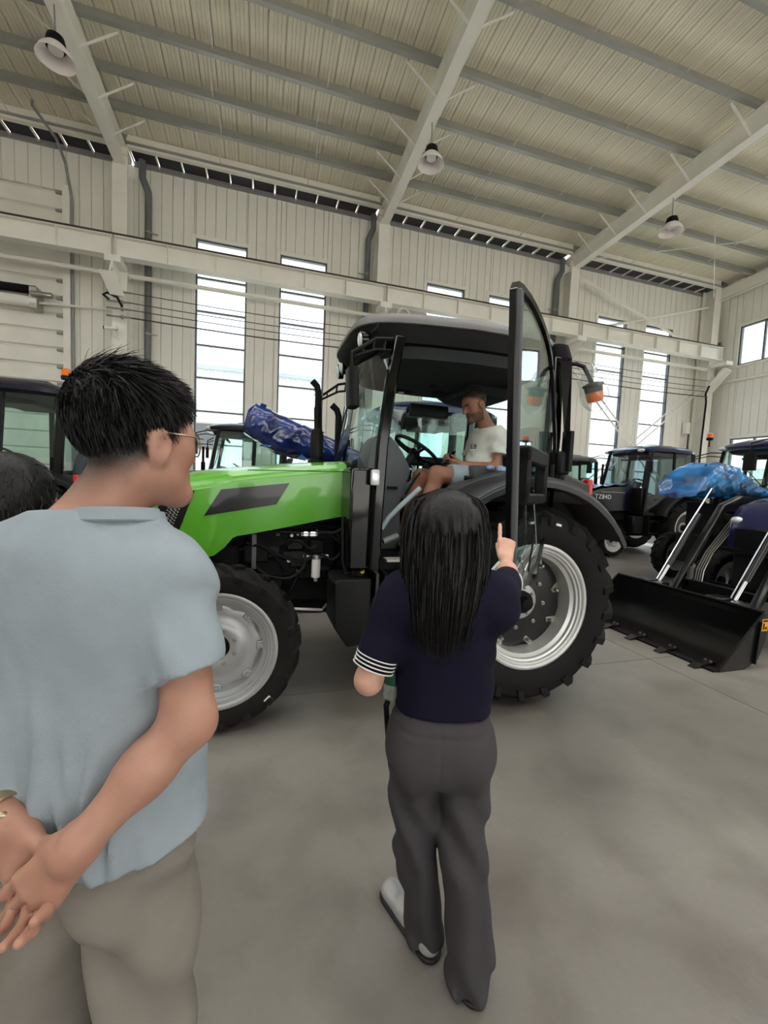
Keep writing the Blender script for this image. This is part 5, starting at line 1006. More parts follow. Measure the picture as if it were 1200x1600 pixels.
def hand(F, w, d, n, side, curl=(.25, .25, .3, .35), spread=.12, s=1., thumb=(.7, .2), k=.007):
    """w wrist, d towards the fingers, n out of the palm, side vector towards the thumb"""
    w, d, n, t = [np.array(v, float) for v in (w, d, n, side)]; d /= np.linalg.norm(d); n = n - d * (n @ d); n /= np.linalg.norm(n); t = t - d * (t @ d) - n * (t @ n); t /= np.linalg.norm(t)
    kn = []
    for i, (o, L) in enumerate(((.030, .088), (.010, .092), (-.010, .087), (-.028, .078))):
        a = w + t * o * .55 * s; b = w + d * L * s + t * o * s; F.cap(a, b, .0135 * s, .0115 * s, .014); kn.append(b)
    F.cap(w + d * .03 * s + t * .018 * s + n * .004 * s, w + d * .065 * s - t * .015 * s + n * .004 * s, .014 * s, .013 * s, .016)
    for i, (b, Ls, r) in enumerate(zip(kn, ((.044, .026, .021), (.048, .030, .022), (.045, .028, .021), (.035, .021, .019)), (.0092, .0094, .0090, .0080))):
        ang = 0; p = b; tt = t * (spread * (1.5 - i)) * .6
        cu = curl[i] if isinstance(curl[i], (tuple, list)) else (curl[i], curl[i] * 1.2, curl[i] * .8)
        for j, L in enumerate(Ls):
            ang += cu[j]; v = d * math.cos(ang) + n * math.sin(ang) + tt * math.cos(ang); v /= np.linalg.norm(v); q = p + v * L * s
            F.cap(p, q, r * s * (1 - .06 * j), r * s * (.95 - .08 * j), k); p = q
    p = w + d * .022 * s + t * .022 * s; v = (d * math.cos(thumb[0]) + t * math.sin(thumb[0]) + n * thumb[1]); v /= np.linalg.norm(v)
    q = p + v * .042 * s; F.cap(p, q, .014 * s, .011 * s, .014); v2 = v + d * .35 + n * thumb[1] * .4; v2 /= np.linalg.norm(v2); q2 = q + v2 * .032 * s; F.cap(q, q2, .0105 * s, .0095 * s, k); q3 = q2 + (v2 + d * .2) / np.linalg.norm(v2 + d * .2) * .024 * s; F.cap(q2, q3, .0095 * s, .0078 * s, k)
    return kn
def strands(paths, w0):
    """paths (n, m, 3) -> thin tapered strips"""
    n, m, _ = paths.shape; tg = np.gradient(paths, axis=1); rnd = rng.normal(size=(n, 1, 3)); sd = np.cross(tg, rnd); sd /= np.linalg.norm(sd, axis=2, keepdims=True) + 1e-9
    wv = (w0 * (1 - .85 * np.linspace(0, 1, m) ** 1.5))[None, :, None]; A = paths - sd * wv; Bv = paths + sd * wv
    v = np.stack([A, Bv], 2).reshape(-1, 3); base = (np.arange(n) * m * 2)[:, None]; j = np.arange(m - 1)[None, :] * 2
    f = np.stack([base + j, base + j + 1, base + j + 3, base + j + 2], -1).reshape(-1, 4); return v, f

# ------------------------------------------------------------------ the man in the grey tee (back to us, hands clasped behind)
AZ = math.radians(24); Bt = basis(AZ); rt, fw_, up = Bt[:, 0], Bt[:, 1], Bt[:, 2]
O = np.array([-.300, .935, 0.])
def tp(x, y, z): return O + rt * x + fw_ * y + up * z
MANLOC = (float(O[0]), float(O[1]), 0)
hc = np.array([-.232, .925, 1.655]); Bh = basis(math.radians(47), -.02, .03)
skin = Field(); Th = head(skin, hc, Bh, 1.0, 1.0)
skin.cap(Th(0, -.018, -.05), tp(.0, -.045, 1.475), .058, .062, .04); skin.cap(tp(-.1, -.04, 1.44), tp(.12, -.04, 1.44), .06, None, .05)
skin.ell(tp(0, -.01, 1.28), (.155, .10, .22), Bt, .08); skin.ell(tp(0, 0, .98), (.15, .105, .16), Bt, .08)
for q in (-1, 1):
    skin.cap(tp(q * .09, 0, .92), tp(q * .10, .01, .48), .075, .05, .05); skin.cap(tp(q * .10, .01, .48), tp(q * .11, -.01, .07), .05, .035, .04); skin.cap(tp(q * .11, -.02, .035), tp(q * .12, .16, .03), .035, .03, .03)
    skin.cap(tp(q * .19, -.03, 1.39), (np.array([-.112, .782, 1.17]) if q > 0 else np.array([-.56, .96, 1.14])), .046, .042, .04)
bodyp = skin.mesh(.008)
elR = np.array([-.112, .775, 1.165]); wrR = np.array([-.262, .727, 1.010]); elL = np.array([-.56, .945, 1.14]); wrL = np.array([-.392, .800, 1.005])
_c = np.array([0, 0, CAMH]); wrR = _c + (wrR - _c) * .955; wrL = _c + (wrL - _c) * .955; elR = _c + (elR - _c) * .985
arm = Field(); arm.cap(tp(.185, -.03, 1.36), elR, .047, .041, .03); arm.cap(elR, elR + (wrR - elR) * .45, .040, .038, .03); arm.cap(elR + (wrR - elR) * .4, wrR, .038, .026, .03, flat=None); arm.cap(wrR, wrR + (wrR - elR) * .1, .026, .024, .02)
hd_ = np.array([-.060, .004, -.070]); hand(arm, wrR, hd_, np.array([.25, .85, -.2]), np.array([-.55, -.1, .6]), ((.30, .25, .15), (.28, .22, .12), (.30, .25, .15), (.40, .35, .2)), .10, 1.02, (.55, .5))
arml = arm.mesh(.0034, lo=np.array([-.46, .54, .76]), hi=np.array([-.02, .90, 1.30]))
la = Field(); la.cap(elL, wrL, .040, .027, .03); hand(la, wrL, np.array([.055, -.035, -.075]), np.array([.1, -.7, -.2]), np.array([.6, .1, .3]), ((.5, .7, .4), (.5, .7, .4), (.5, .7, .4), (.5, .6, .4)), .08, 1.0, (.5, .3))
lal = la.mesh(.0034, lo=np.array([-.62, .58, .78]), hi=np.array([-.20, 1.0, 1.22]))
def man_tint(v):
    q = (v - hc) @ Bh; x, y, z = q.T; line = -.005 + .42 * y
    t = np.clip((z - (line - .065)) / .065, 0, 1) ** 1.3 * (z > -.12) * np.clip((np.interp(z, [-.06, -.01, .03, .08], [-.035, .0, .05, .09]) - y) / .015, 0, 1) * (np.linalg.norm(q, axis=1) < .17)
    ear = (np.abs(x) > .078) & (y > -.035) & (y < .03) & (np.abs(z) < .05); t[ear] = 0
    brow = (y > .07) & (z > .022) & (z < .036) & (np.abs(x) > .012) & (np.abs(x) < .05); t = np.maximum(t, brow * .8)
    return t
man = mobj('person', [bodyp, arml, lal], 'skin_tan', None, MANLOC, man_tint); man.location = MANLOC
tag(man, 'man in a plain pale grey tee with eyeglasses, hands clasped behind his back', 'person')
# shirt
sh = Field()
sh.cap(tp(0, -.028, 1.455), tp(0, -.028, 1.46), .10, None, .06, flat=(up, .45)); sh.cap(tp(-.165, -.03, 1.415), tp(.165, -.03, 1.415), .068, None, .06)
sh.cap(tp(0, -.02, 1.34), tp(0, -.01, 1.08), .205, .205, .08, flat=(fw_, .68)); sh.cap(tp(0, -.01, 1.12), tp(0, -.01, .90), .205, .222, .06, flat=(fw_, .76)); sh.ell(tp(.09, -.075, 1.30), (.09, .05, .12), Bt, .08); sh.ell(tp(-.09, -.075, 1.30), (.09, .05, .12), Bt, .08)
sR = tp(.185, -.03, 1.385); dR = elR - sR; sL = tp(-.185, -.03, 1.385); dL = elL - sL; dRn = dR / np.linalg.norm(dR); dLn = dL / np.linalg.norm(dL); cR = sR + dR * .66; cL = sL + dL * .66
sh.cap(sR, sR + dR * .70, .066, .068, .03, cut=(cR, dRn + .25 * rt)); sh.cap(sL, sL + dL * .7, .066, .068, .03, cut=(cL, dLn))
sh.cap(Th(0, -.02, -.10), tp(0, -.03, 1.475), .066, .085, .04)
ncol = np.array([-.02, .12, .98]); ccol = np.array([-.255, .885, 1.528])
def man_mod(P, D):
    q = P - O; x = q @ rt; y = q @ fw_; z = P[..., 2]
    arm_ = np.clip((np.abs(x) - .185) / .03, 0, 1) * (z > 1.12)
    low = np.clip((1.42 - z) / .30, 0, 1) * (1 - arm_)
    fold = 0
    for xa, xb, wd_, am, z0_ in ((-.17, -.13, .014, .016, 1.30), (-.105, -.045, .016, .018, 1.27), (-.05, -.005, .011, .012, 1.22), (.015, .045, .015, .018, 1.30), (.075, .085, .011, .011, 1.18), (.125, .115, .013, .013, 1.16), (.17, .15, .010, .010, 1.12), (-.02, .12, .012, .009, 1.12), (.06, .19, .012, .010, 1.05)):
        t_ = np.clip((1.32 - z) / .40, 0, 1.05); c_ = xa + (xb - xa) * t_ + .006 * np.sin(z * 17 + xa * 40); fold = fold - 2.2 * am * np.exp(-((x - c_) / (wd_ * 1.0)) ** 2) * np.clip((z0_ - z) / .10, 0, 1) * (.65 + .35 * np.sin(z * 9 + xa * 31))
    fold = (fold + .008) * (1 - .55 * np.clip((.97 - z) / .06, 0, 1))
    D = D + low * fold * np.clip((.05 - y) / .08, .3, 1) + .004 * nz3(P, 26) * (.4 + .6 * low) + arm_ * .0045 * np.sin(z * 60 + x * 60 + 2 * np.sin(y * 30))
    hem = .905 + .012 * np.sin(x * 9 + 1)
    D = np.maximum(D, hem - z)
    D = np.maximum(D, (P - ccol) @ ncol)
    return D
shirt = mobj('shirt', [sh.mesh(.006, mod=man_mod)], 'tee_grey', man, MANLOC)
x_, y_, z_ = frame(Vector(ncol)); nb = Vector(ccol) - Vector(ncol) * .003
shift(MB().loft([[nb + z_ * k + (x_ * math.cos(a) + y_ * math.sin(a)) * r for a in np.linspace(0, 2 * PI, 49)[:-1]] for k, r in ((-.018, .0715), (-.015, .0745), (.003, .0700), (.007, .0685), (.007, .065), (-.01, .066))], False), MANLOC).build('collar', 'tee_grey', man)
# trousers
tr = Field(); tr.ell(tp(0, -.005, .94), (.178, .125, .15), Bt, .08); tr.ell(tp(.085, -.045, .84), (.095, .10, .12), Bt, .06); tr.ell(tp(-.085, -.045, .84), (.095, .10, .12), Bt, .06)
for q in (-1, 1): tr.cap(tp(q * .095, -.005, .86), tp(q * .115, .0, .45), .102, .092, .03); tr.cap(tp(q * .115, .0, .45), tp(q * .12, -.01, .06), .092, .088, .03)
def tr_mod(P, D):
    q = P - O; x = q @ rt; z = P[..., 2]; D = D + .010 * np.sin(np.abs(x) * 40 + z * 16 + 1.6 * np.sin(z * 8)) * np.clip((.95 - z) / .1, 0, 1) + .004 * nz3(P, 22, 2)
    return np.maximum(np.maximum(D, z - 1.0), .05 - z)
mobj('trousers', [tr.mesh(.009, mod=tr_mod)], 'trouser_beige', man, MANLOC)
for q in (-1, 1):
    f = Field(); f.cap(tp(q * .115, -.03, .045), tp(q * .135, .17, .04), .045, .042, .03, flat=(up, .8)); mobj('shoe', [f.mesh(.009, mod=lambda P, D: np.maximum(D, .004 - P[..., 2]))], 'sole_black', man, MANLOC)
# hair
hf_ = Field(); hf_.ell(Th(0, -.016, .058), (.086, .107, .090), Bh, .03); hf_.ell(Th(0, .035, .098), (.070, .068, .048), Bh, .03)
def hair_mod(P, D):
    q = (P - hc) @ Bh; D = D + .002 * nz3(P, 110); D = np.maximum(D, (.45 * q[..., 1] - .012) - q[..., 2]); return np.maximum(D, -(np.abs(q[..., 0]) * 0 + (q[..., 2] + .01 - .5 * (q[..., 1] - .0) + .03)) * (q[..., 1] > .05) - 1 * (q[..., 1] <= .05))
hb_ = hf_.mesh(.0045, mod=hair_mod)
n = 13000; u = rng.normal(size=(n, 3)); u /= np.linalg.norm(u, axis=1, keepdims=True); roots = u * np.array([.0865, .1075, .0905]) + np.array([0, -.016, .058]); ok = roots[:, 2] > .45 * roots[:, 1] - .006; roots = roots[ok]; u = u[ok]
top = np.clip((roots[:, 2] - .06) / .06, 0, 1)[:, None]; dr_ = u * (.16 + .12 * top) + np.array([.10, .95, .05]) * top + np.array([0, -.10, -.9]) * (1 - top) + rng.normal(size=u.shape) * .16; dr_ /= np.linalg.norm(dr_, axis=1, keepdims=True)
ln = (.012 + .020 * top[:, 0] + .010 * top[:, 0] * rng.random(len(u)))[:, None]; crown = np.exp(-((roots[:, 1] + .075) ** 2 + (roots[:, 2] - .115) ** 2) / .0016)[:, None]; dr_ = dr_ + .9 * crown * (1.0 * np.cross(u, np.array([0, -.62, .78])) + np.array([.1, -.3, -.1]) + rng.normal(size=u.shape) * .25); ln = ln * (1 + .2 * crown)
roots = roots + crown * u * .007; ln = ln * (1 + .6 * crown)
ts = np.linspace(0, 1, 4)[None, :, None]; pth = roots[:, None] + dr_[:, None] * ln[:, None] * ts + np.array([0, .006, -.010])[None, None] * ts ** 2; pth = pth @ Bh.T + hc
mobj('hair', [hb_, strands(pth, .0011)], 'hair_black', man, MANLOC)
# eyeglasses and wristwatch
gl_ = MB(); 
for q in (-1, 1):
    gl_.tube([Vector(Th(q * .080, -.012, .004)), Vector(Th(q * .081, .0, .020)), Vector(Th(q * .078, .06, .018)), Vector(Th(q * .066, .098, .016))], .0016, 6)
    gl_.tube([Vector(Th(q * .036 + .028 * math.cos(a), .104 - .012 * abs(math.cos(a)) * (1 if math.cos(a) * q > 0 else 0), .004 + .023 * math.sin(a))) for a in np.linspace(0, 2 * PI, 21)[:-1]], .0014, 6, closed=True)
gl_.tube([Vector(Th(-.009, .106, .010)), Vector(Th(0, .110, .013)), Vector(Th(.009, .106, .010))], .0014, 6)
g_ = shift(gl_, MANLOC).build('eyeglasses', 'gold_metal', man)
for q in (-1, 1): shift(MB().loft([[Vector(Th(q * .036 + .027 * math.cos(a), .104 - .012 * abs(math.cos(a)) * (1 if math.cos(a) * q > 0 else 0), .004 + .022 * math.sin(a))) for a in np.linspace(0, 2 * PI, 17)[:-1]], [Vector(Th(q * .036 + .027 * math.cos(a), .106 - .012 * abs(math.cos(a)) * (1 if math.cos(a) * q > 0 else 0), .004 + .022 * math.sin(a))) for a in np.linspace(0, 2 * PI, 17)[:-1]]]), MANLOC).build('spectacle_lens', 'clear_glass', g_)
wa = wrL - (wrL - elL) / np.linalg.norm(wrL - elL) * .035; wd_ = (wrL - elL) / np.linalg.norm(wrL - elL); x_, y_, z_ = frame(Vector(wd_))
wt = MB(); wt.loft([[Vector(wa) + z_ * k + (x_ * math.cos(a) + y_ * math.sin(a)) * rr_ for a in np.linspace(0, 2 * PI, 25)[:-1]] for k, rr_ in ((-.010, .033), (-.008, .0355), (.008, .0355), (.010, .033))], False)
shift(wt.sph(Vector(wa) - y_ * .0 + Vector((.02, -.03, .0)), (.016, .010, .016), 14, 8), MANLOC).build('wristwatch', 'gold_metal', man)
# ------------------------------------------------------------------ dark-haired person half hidden at the left edge
PL = np.array([-.74, 1.52, 0.]); Bp = basis(math.radians(30)); ph = np.array([-.70, 1.50, 1.50]); f = Field(); Tp_ = head(f, ph, Bp, .98)
pt_ = lambda x, y, z: PL + Bp @ np.array([x, y, z])
f.cap(Tp_(0, -.02, -.06), pt_(0, -.02, 1.33), .052, .056, .04); f.ell(pt_(0, 0, 1.12), (.14, .095, .22), Bp, .08); f.ell(pt_(0, 0, .86), (.15, .11, .15), Bp, .08)
for q in (-1, 1): f.cap(pt_(q * .08, 0, .82), pt_(q * .09, 0, .45), .08, .055, .04); f.cap(pt_(q * .09, 0, .45), pt_(q * .09, -.01, .05), .055, .035, .03); f.cap(pt_(q * .09, -.02, .035), pt_(q * .1, .15, .03), .035, .03, .03); f.cap(pt_(q * .16, 0, 1.29), pt_(q * .20, 0, 1.02), .045, .038, .03); f.cap(pt_(q * .20, 0, 1.02), pt_(q * .18, .05, .80), .036, .026, .03); hand(f, pt_(q * .18, .05, .80), Bp @ np.array([0, .1, -1]), Bp @ np.array([-q, 0, 0]), Bp @ np.array([0, 1, 0]))
pl_ = mobj('person', [f.mesh(.009)], 'skin_light', None, tuple(PL), lambda v: np.zeros(len(v))); pl_.location = tuple(PL); tag(pl_, 'person with bushy dark hair at the left edge, behind the grey tee', 'person')
f = Field(); f.cap(pt_(-.15, 0, 1.31), pt_(.15, 0, 1.31), .06, None, .06); f.cap(pt_(0, 0, 1.24), pt_(0, 0, .84), .165, .175, .06, flat=(Bp[:, 1], .66))
for q in (-1, 1): f.cap(pt_(q * .165, 0, 1.29), pt_(q * .20, 0, 1.02), .06, .055, .04); f.cap(pt_(q * .2, 0, 1.02), pt_(q * .185, .045, .84), .054, .045, .03)
mobj('jacket', [f.mesh(.01, mod=lambda P, D: D + .004 * nz3(P, 30))], 'coat_dark', pl_, tuple(PL))
f = Field(); f.ell(pt_(0, 0, .84), (.172, .13, .15), Bp, .06)
for q in (-1, 1): f.cap(pt_(q * .085, 0, .80), pt_(q * .09, 0, .08), .095, .07, .03)
mobj('trousers', [f.mesh(.01)], 'trouser_grey', pl_, tuple(PL))
f = Field(); f.ell(Tp_(0, -.02, .035), (.105, .118, .112), Bp, .04); f.cap(Tp_(-.05, -.05, -.02), Tp_(-.03, -.06, -.16), .06, .05, .05); f.cap(Tp_(.05, -.05, -.02), Tp_(.03, -.06, -.16), .06, .05, .05); f.ell(Tp_(0, .10, -.05), (.06, .06, .10), Bp, .02, '-')
hbp = f.mesh(.006, mod=lambda P, D: D + .002 * nz3(P, 60)); vi = rng.choice(len(hbp[0]), 3000); rts = hbp[0][vi]; o_ = rts - ph; o_ /= np.linalg.norm(o_, axis=1, keepdims=True); dr_ = o_ * .35 + rng.normal(size=o_.shape) * .3 + np.array([0, 0, -.9])
mobj('hair', [hbp, strands(rts[:, None] + dr_[:, None] * .022 * ts, .0013)], 'hair_brown', pl_, tuple(PL))
# ------------------------------------------------------------------ the woman in navy, pointing
AW = math.radians(17); Bw = basis(AW); rw, fww = Bw[:, 0], Bw[:, 1]; OW = np.array([.545, 1.125, 0.]); WL_ = tuple(OW)
wp = lambda x, y, z: OW + rw * x + fww * y + up * z
hw_ = np.array([.548, 1.165, 1.452]); Bwh = basis(math.radians(24), .04)
elRw = np.array([.885, 1.325, 1.262]); wrRw = np.array([1.008, 1.535, 1.302]); shRw = wp(.150, .0, 1.265); shLw = wp(-.150, .0, 1.255); elLw = np.array([.318, 1.150, 1.020]); wrLw = np.array([.352, 1.300, 1.03])
sk_ = Field(); Tw = head(sk_, hw_, Bwh, .93); sk_.cap(Tw(0, -.02, -.06), wp(0, -.01, 1.30), .046, .052, .04); sk_.ell(wp(0, 0, 1.14), (.125, .085, .2), Bw, .08); sk_.ell(wp(0, 0, .86), (.135, .09, .12), Bw, .06)
hipL, hipR, knL, knR, anL, anR = wp(-.075, 0, .80), wp(.075, 0, .80), np.array([.500, 1.165, .46]), np.array([.612, 1.065, .47]), np.array([.588, 1.238, .085]), np.array([.678, 1.090, .07])
for a, b, c in ((hipL, knL, anL), (hipR, knR, anR)): sk_.cap(a, b, .065, .045, .03); sk_.cap(b, c, .044, .032, .03)
sk_.cap(anL - up * .03, np.array([.552, 1.40, .03]), .034, .028, .03); sk_.cap(anR - up * .03, np.array([.735, 1.25, .03]), .034, .028, .03)
sk_.cap(shRw, elRw, .044, .036, .04); sk_.cap(shLw, elLw, .044, .037, .04)
b1 = sk_.mesh(.008)
ra = Field(); ra.cap(shRw + (elRw - shRw) * .4, elRw, .040, .037, .03); ra.cap(elRw, elRw + (wrRw - elRw) * .4, .037, .034, .03); ra.cap(elRw + (wrRw - elRw) * .35, wrRw, .034, .023, .03)
pd = np.array([.028, .045, .085]); hand(ra, wrRw, pd, np.array([.55, .8, -.3]), np.array([-.75, .5, .1]), ((.12, .05, .03), (1.2, 1.3, .8), (1.3, 1.3, .8), (1.3, 1.3, .8)), .05, .96, (.35, .75))
b2_ = ra.mesh(.0032, lo=np.array([.80, 1.22, 1.18]), hi=np.array([1.16, 1.75, 1.50]))
la = Field(); la.cap(shLw + (elLw - shLw) * .5, elLw, .041, .037, .03); la.cap(elLw, wrLw, .036, .024, .03); hand(la, wrLw, np.array([.07, -.005, .01]), np.array([.1, -.7, -.1]), np.array([-.05, .1, .7]), ((.5, .7, .5),) * 4, .05, .94, (.7, .4))
b3 = la.mesh(.0034, lo=np.array([.24, 1.04, .92]), hi=np.array([.60, 1.48, 1.16]))
woman = mobj('person', [b1, b2_, b3], 'skin_light', None, WL_, lambda v: np.zeros(len(v))); woman.location = WL_
tag(woman, 'long-haired woman in a navy knit top and grey trousers pointing at the tractor', 'person')
tw = Field(); tw.cap(wp(-.115, -.005, 1.275), wp(.115, -.005, 1.28), .062, None, .06); tw.cap(wp(.01, 0, 1.22), wp(.012, .005, 1.05), .148, .128, .08, flat=(fww, .70)); tw.cap(wp(.012, .005, 1.05), wp(.005, 0, .92), .128, .150, .06, flat=(fww, .76)); tw.ell(wp(0, .04, 1.12), (.12, .09, .10), Bw, .06)
eR = shRw + (elRw - shRw) * .90; eL = shLw + (elLw - shLw) * .86; nR = (elRw - shRw) / np.linalg.norm(elRw - shRw); nL = (elLw - shLw) / np.linalg.norm(elLw - shLw); tw.cap(shRw, eR + nR * .05, .064, .053, .05, cut=(eR, nR)); tw.cap(shLw, eL + nL * .05, .064, .060, .05, cut=(eL, nL)); tw.ell(wp(.14, 0, 1.23), (.06, .065, .06), Bw, .05)
nR = (elRw - shRw) / np.linalg.norm(elRw - shRw); nL = (elLw - shLw) / np.linalg.norm(elLw - shLw)
def tw_mod(P, D):
    q = P - OW; x = q @ rw; z = P[..., 2]; D = D + .0035 * nz3(P, 24) + .003 * np.sin(z * 55 + x * 30 + 2 * np.sin(x * 14)) * np.clip((np.abs(x) - .09) / .05, 0, 1)
    return np.maximum(D, (.925 + .012 * np.cos(x * 10) - z))
mobj('knit_top', [tw.mesh(.006, mod=tw_mod)], 'knit_navy', woman, WL_)
def band(nm, c, nrm, r, wdt, m, par, wdt_=0):
    x_, y_, z_ = frame(Vector(nrm)); c = Vector(c); shift(MB().loft([[c + z_ * k + (x_ * math.cos(a) + y_ * math.sin(a)) * rr_ for a in np.linspace(0, 2 * PI, 29)[:-1]] for k, rr_ in ((-wdt / 2, r - .004), (-wdt / 2, r), (wdt / 2, r), (wdt / 2, r - .004))], False), WL_).build(nm, m, par)
for k in range(4): band('cuff_stripe', eL - nL * (.006 + .011 * k), nL, .0635, .0028, 'white_cloth', woman)
for k in range(3): band('cuff_stripe', eR - nR * (.004 + .010 * k), nR, .0565, .0028, 'white_cloth', woman)
tq = Field(); tq.ell(wp(0, -.005, .86), (.158, .118, .13), Bw, .06); tq.ell(wp(.07, -.05, .80), (.085, .085, .10), Bw, .06); tq.ell(wp(-.07, -.05, .80), (.085, .085, .10), Bw, .06)
for a, b, c in ((hipL, knL, anL), (hipR, knR, anR)): tq.cap(a, b, .088, .068, .025); tq.cap(b, c - up * .02, .068, .068 if a is hipL else .078, .025)
def tq_mod(P, D):
    z = P[..., 2]; q = P - OW; x = q @ rw; D = D + .008 * np.sin(x * 60 + z * 20 + 1.8 * np.sin(z * 11)) * np.clip((.8 - z) / .15, 0, 1) + .004 * nz3(P, 25, 3) - .006 * np.clip((.12 - z) / .1, 0, 1) * np.sin(x * 90)
    D = D + .004 * np.exp(-((z - .895) / .0045) ** 2) + .003 * np.exp(-((x + .012) / .004) ** 2) * (z > .74)
    return np.maximum(np.maximum(D, z - .955), .012 - z)
mobj('trousers', [tq.mesh(.007, mod=tq_mod)], 'trouser_grey', woman, WL_)
for an, toe, mm in ((anL, np.array([.520, 1.420, .035]), 'shoe_silver'), (anR, np.array([.735, 1.25, .035]), 'shoe_silver')):
    f = Field(); hl_ = np.array([an[0], an[1] - .03, .04]); f.cap(hl_, toe, .040, .042, .03, flat=(up, .9)); f.cap(toe * .6 + hl_ * .4 + up * .015, hl_ + up * .03, .030, .032, .03); so = mobj('shoe', [f.mesh(.0055, mod=lambda P, D: np.maximum(D, .016 - P[..., 2]))], mm, woman, WL_)
    f = Field(); f.cap(hl_ - up * .02, toe - up * .02, .044, .046, .02); mobj('shoe_sole', [f.mesh(.006, mod=lambda P, D: np.maximum(np.maximum(D, P[..., 2] - .019), .001 - P[..., 2]))], 'sole_black', so, WL_)
f = Field(); f.ell(Tw(0, -.022, .042), np.array([.098, .115, .100]) , Bwh, .04); f.cap(Tw(0, -.055, .0), Tw(.005, -.085, -.24), .104, .072, .06, flat=(Bwh[:, 1], .62)); f.cap(Tw(-.07, -.01, -.02), Tw(-.06, -.03, -.18), .05, .035, .05); f.cap(Tw(.07, -.01, -.02), Tw(.06, -.03, -.18), .05, .035, .05); f.ell(Tw(0, .11, -.05), (.065, .07, .13), Bwh, .02, '-')
def wh_mod(P, D):
    q = (P - hw_) @ Bwh; a = np.arctan2(q[..., 0], -q[..., 1]); z = q[..., 2]
    return D + .0035 * np.sin(a * 26 + 2 * np.sin(z * 14)) * np.clip((.10 - z) / .08, 0, 1) + .0018 * np.sin(a * 70 + z * 20)
hwm = f.mesh(.0055, mod=wh_mod)
n = 5200; phi = rng.uniform(-2.5, 2.5, n); zend = -.345 + .10 * rng.random(n) + .08 * np.abs(np.sin(phi)) ** 2; tt = np.linspace(0, 1, 12)[None, :]
zz = .138 * (1 - tt) + zend[:, None] * tt; rad = np.interp(zz, [-.36, -.2, -.05, .03, .09, .125, .14], [.72, .98, 1.07, 1.05, .93, .68, .15]) * (1 + .02 * rng.normal(size=(n, 1))); wob = .004 * np.sin(tt * 9 + rng.uniform(0, 6, (n, 1)))
back = np.interp(zz, [-.36, -.1, .05, .14], [-.075, -.055, -.02, -.01]); X_ = rad * (.118 * np.sin(phi))[:, None] + wob; Y_ = back - rad * (np.where(np.cos(phi) > 0, .095, .10) * np.cos(phi))[:, None] + wob
pth = np.stack([X_, Y_, zz], -1) @ Bwh.T + hw_
mobj('hair', [hwm, strands(pth, .0016)], 'hair_brown', woman, WL_)
shift(MB().tube([Vector(wp(-.150, .05, .945)), Vector(wp(-.168, .04, .90)), Vector(wp(-.160, .045, .82)), Vector(wp(-.145, .05, .70)), Vector(wp(-.115, .05, .58))], .009, 8), WL_).build('bag_strap', 'black_plastic', woman)
# water bottle in her left hand
bt = thing('water_bottle', 'clear plastic water bottle with a green label in her left hand', 'bottle', (.413, 1.205, .925))
MB().lathe([(.001, .004), (.020, .0), (.029, .006), (.031, .02), (.029, .035), (.031, .05), (.031, .13), (.028, .15), (.014, .18), (.012, .20)], 28).build('bottle_body', 'bottle_plastic', bt)
mat('label_green', (20, 92, 60), .4); MB().lathe([(.0316, .055), (.0318, .06), (.0318, .12), (.0316, .125)], 28).build('bottle_label', 'label_green', bt); MB().lathe([(.015, .195), (.015, .215), (.001, .215)], 20).build('bottle_cap', 'white_plastic', bt)
MB().lathe([(.001, .008), (.027, .010), (.0285, .03), (.0285, .09), (.001, .09)], 24).build('water', 'bottle_plastic', bt)
# ------------------------------------------------------------------ the driver (tractor coordinates turned to the world)
def gp(x, y, z): return np.array([1.91 - x, 3.43 - y, z])
DLn = gp(-.03, .15, 1.60); DL_ = tuple(DLn); Bd = basis(-PI / 2)         # faces the tractor's front: world -X
Bdh = basis(-PI / 2 - .12, .42); hd0 = gp(.155, .15, 2.305); f = Field(); Td = head(f, hd0, Bdh, 1.10, 1.08)
f.cap(Td(0, -.02, -.06), gp(.01, .15, 2.10), .058, .064, .04); f.ell(gp(.02, .15, 1.90), (.15, .11, .2), Bd, .08); f.ell(gp(-.02, .15, 1.66), (.15, .12, .12), Bd, .08)
shN, shF, elN, elF, wrN, wrF = gp(.02, .335, 2.035), gp(.03, -.035, 2.035), gp(.045, .385, 1.775), gp(.09, -.09, 1.78), gp(.285, .24, 1.785), gp(.30, .05, 1.79)
f.cap(shN, elN, .048, .042, .04); f.cap(shF, elF, .048, .042, .04); f.cap(elN, wrN, .042, .028, .03); f.cap(elF, wrF, .042, .028, .03)
hand(f, wrN, (wrN - elN) + np.array([0, 0, .02]), np.array([0, .6, .5]), np.array([-.2, .1, .9]), ((.5, .6, .4),) * 4, .06, 1.02, (.5, .4)); hand(f, wrF, (wrF - elF) + np.array([0, 0, .02]), np.array([0, -.6, .5]), np.array([-.2, .1, .9]), ((.5, .6, .4),) * 4, .06, 1.02, (.5, .4))
hpN, hpF, kN, kF, aN, aF = gp(-.03, .26, 1.68), gp(-.03, .05, 1.68), gp(.53, .26, 1.695), gp(.565, .0, 1.675), gp(.64, .26, 1.19), gp(.70, -.02, 1.19)
for a, b, c in ((hpN, kN, aN), (hpF, kF, aF)): f.cap(a, b, .085, .066, .05); f.cap(b, b + (c - b) * .35, .062, .060, .04); f.cap(b + (c - b) * .3, c, .060, .038, .04); f.cap(c - up * .07, c - up * .085 + np.array([-.16, 0, -.02]), .04, .034, .03)
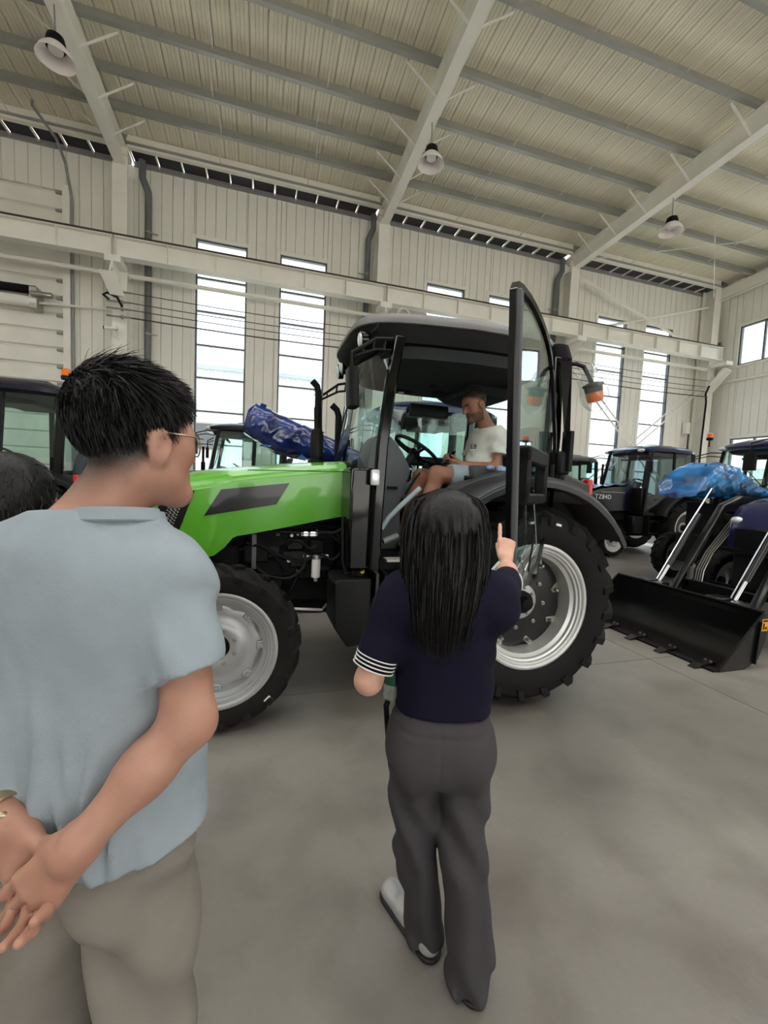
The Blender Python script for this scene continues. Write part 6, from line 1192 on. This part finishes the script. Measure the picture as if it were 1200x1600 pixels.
def d_tint(v):
    q = (v - hd0) @ Bdh / 1.10; x, y, z = q.T; r_ = np.linalg.norm(q, axis=1) < .17
    h_ = np.clip((z - (.02 + .6 * y)) / .03, 0, 1) * .95 * (y < .085); brd = np.clip((-.035 - z) / .02, 0, 1) * (y > -.005) * (z > -.125) * .62; mou = (y > .08) & (z > -.052) & (z < -.036) & (np.abs(x) < .03)
    brow = (y > .07) & (z > .02) & (z < .034) & (np.abs(x) > .01) & (np.abs(x) < .05); bk = np.clip((.02 - y) / .03, 0, 1) * np.clip((z + .05) / .04, 0, 1) * .9
    ear = (np.abs(x) > .078) & (y > -.035) & (y < .03) & (np.abs(z) < .05); t = np.maximum.reduce([h_, brd, mou * .6, brow * .9, bk]) * r_; t[ear] = 0; return t
drv = mobj('person', [f.mesh(.0062)], 'skin_ruddy', None, DL_, d_tint); drv.location = DL_; tag(drv, 'bearded man in a white tee and light shorts seated in the cab with a phone', 'person')
f = Field(); f.cap(gp(.015, .0, 2.05), gp(.015, .30, 2.05), .066, None, .06); f.cap(gp(.02, .15, 1.99), gp(.03, .15, 1.72), .195, .19, .08, flat=(np.array([1, 0, 0]), .72)); f.ell(gp(.09, .15, 1.78), (.16, .12, .13), Bd, .08); n1_, n2_ = (elN - shN) / np.linalg.norm(elN - shN), (elF - shF) / np.linalg.norm(elF - shF); f.cap(shN, shN + (elN - shN) * .7, .066, .070, .04, cut=(shN + (elN - shN) * .6, n1_)); f.cap(shF, shF + (elF - shF) * .7, .066, .070, .04, cut=(shF + (elF - shF) * .6, n2_)); f.cap(Td(0, -.03, -.11), gp(.01, .15, 2.10), .066, .09, .04)
nc = np.array([-.25, 0, .97]); cc_ = gp(.03, .15, 2.125)
def dm(P, D):
    yl = 3.43 - P[..., 1]; D = D + .0045 * np.sin(P[..., 2] * 55 + P[..., 0] * 35 + 2 * np.sin(P[..., 1] * 18)) + .003 * nz3(P, 30); D = np.maximum(D, 1.64 - P[..., 2]); return np.maximum(D, (P - cc_) @ nc)
dsh_ = mobj('shirt', [f.mesh(.0062, mod=dm)], 'tee_white', drv, DL_)
f = Field(); f.ell(gp(-.03, .15, 1.67), (.17, .15, .115), Bd, .06)
for a, b in ((hpN, kN), (hpF, kF)): f.cap(a, a + (b - a) * .80, .100, .094, .03)
mobj('shorts', [f.mesh(.007, mod=lambda P, D: np.maximum(D + .004 * nz3(P, 35), (1.91 - P[..., 0]) - .415))], 'denim_light', drv, DL_)
for c in (aN, aF): f = Field(); f.cap(c - up * .065, c - up * .07 + np.array([-.17, 0, -.02]), .048, .042, .03); mobj('shoe', [f.mesh(.008, mod=lambda P, D: np.maximum(D, 1.065 - P[..., 2]))], 'sole_black', drv, DL_)
pme = text_mesh('E8', .055, 1, 'black_matte')
po = link('shirt_print', pme, drv); po.matrix_local = Matrix.Translation(Vector(gp(.205, .255, 1.925)) - Vector(DL_)) @ Euler((PI / 2, 0, -.75)).to_matrix().to_4x4()
ey = MB()
for q in (-1, 1): ey.sph(Td(q * .031, .078, .006), .0105, 12, 8)
shift(ey, DL_).build('eyes', 'eye_dark', drv)
phn = thing('phone', 'black smartphone held by the driver', 'phone', tuple(gp(.385, .15, 1.835)), -PI / 2 + .2); q = MB().bx(-.037, .037, -.005, .005, -.05, .085); q.build('phone_body', 'black_gloss', phn, bevel=.004, seg=2).rotation_euler = (-.7, 0, 0)
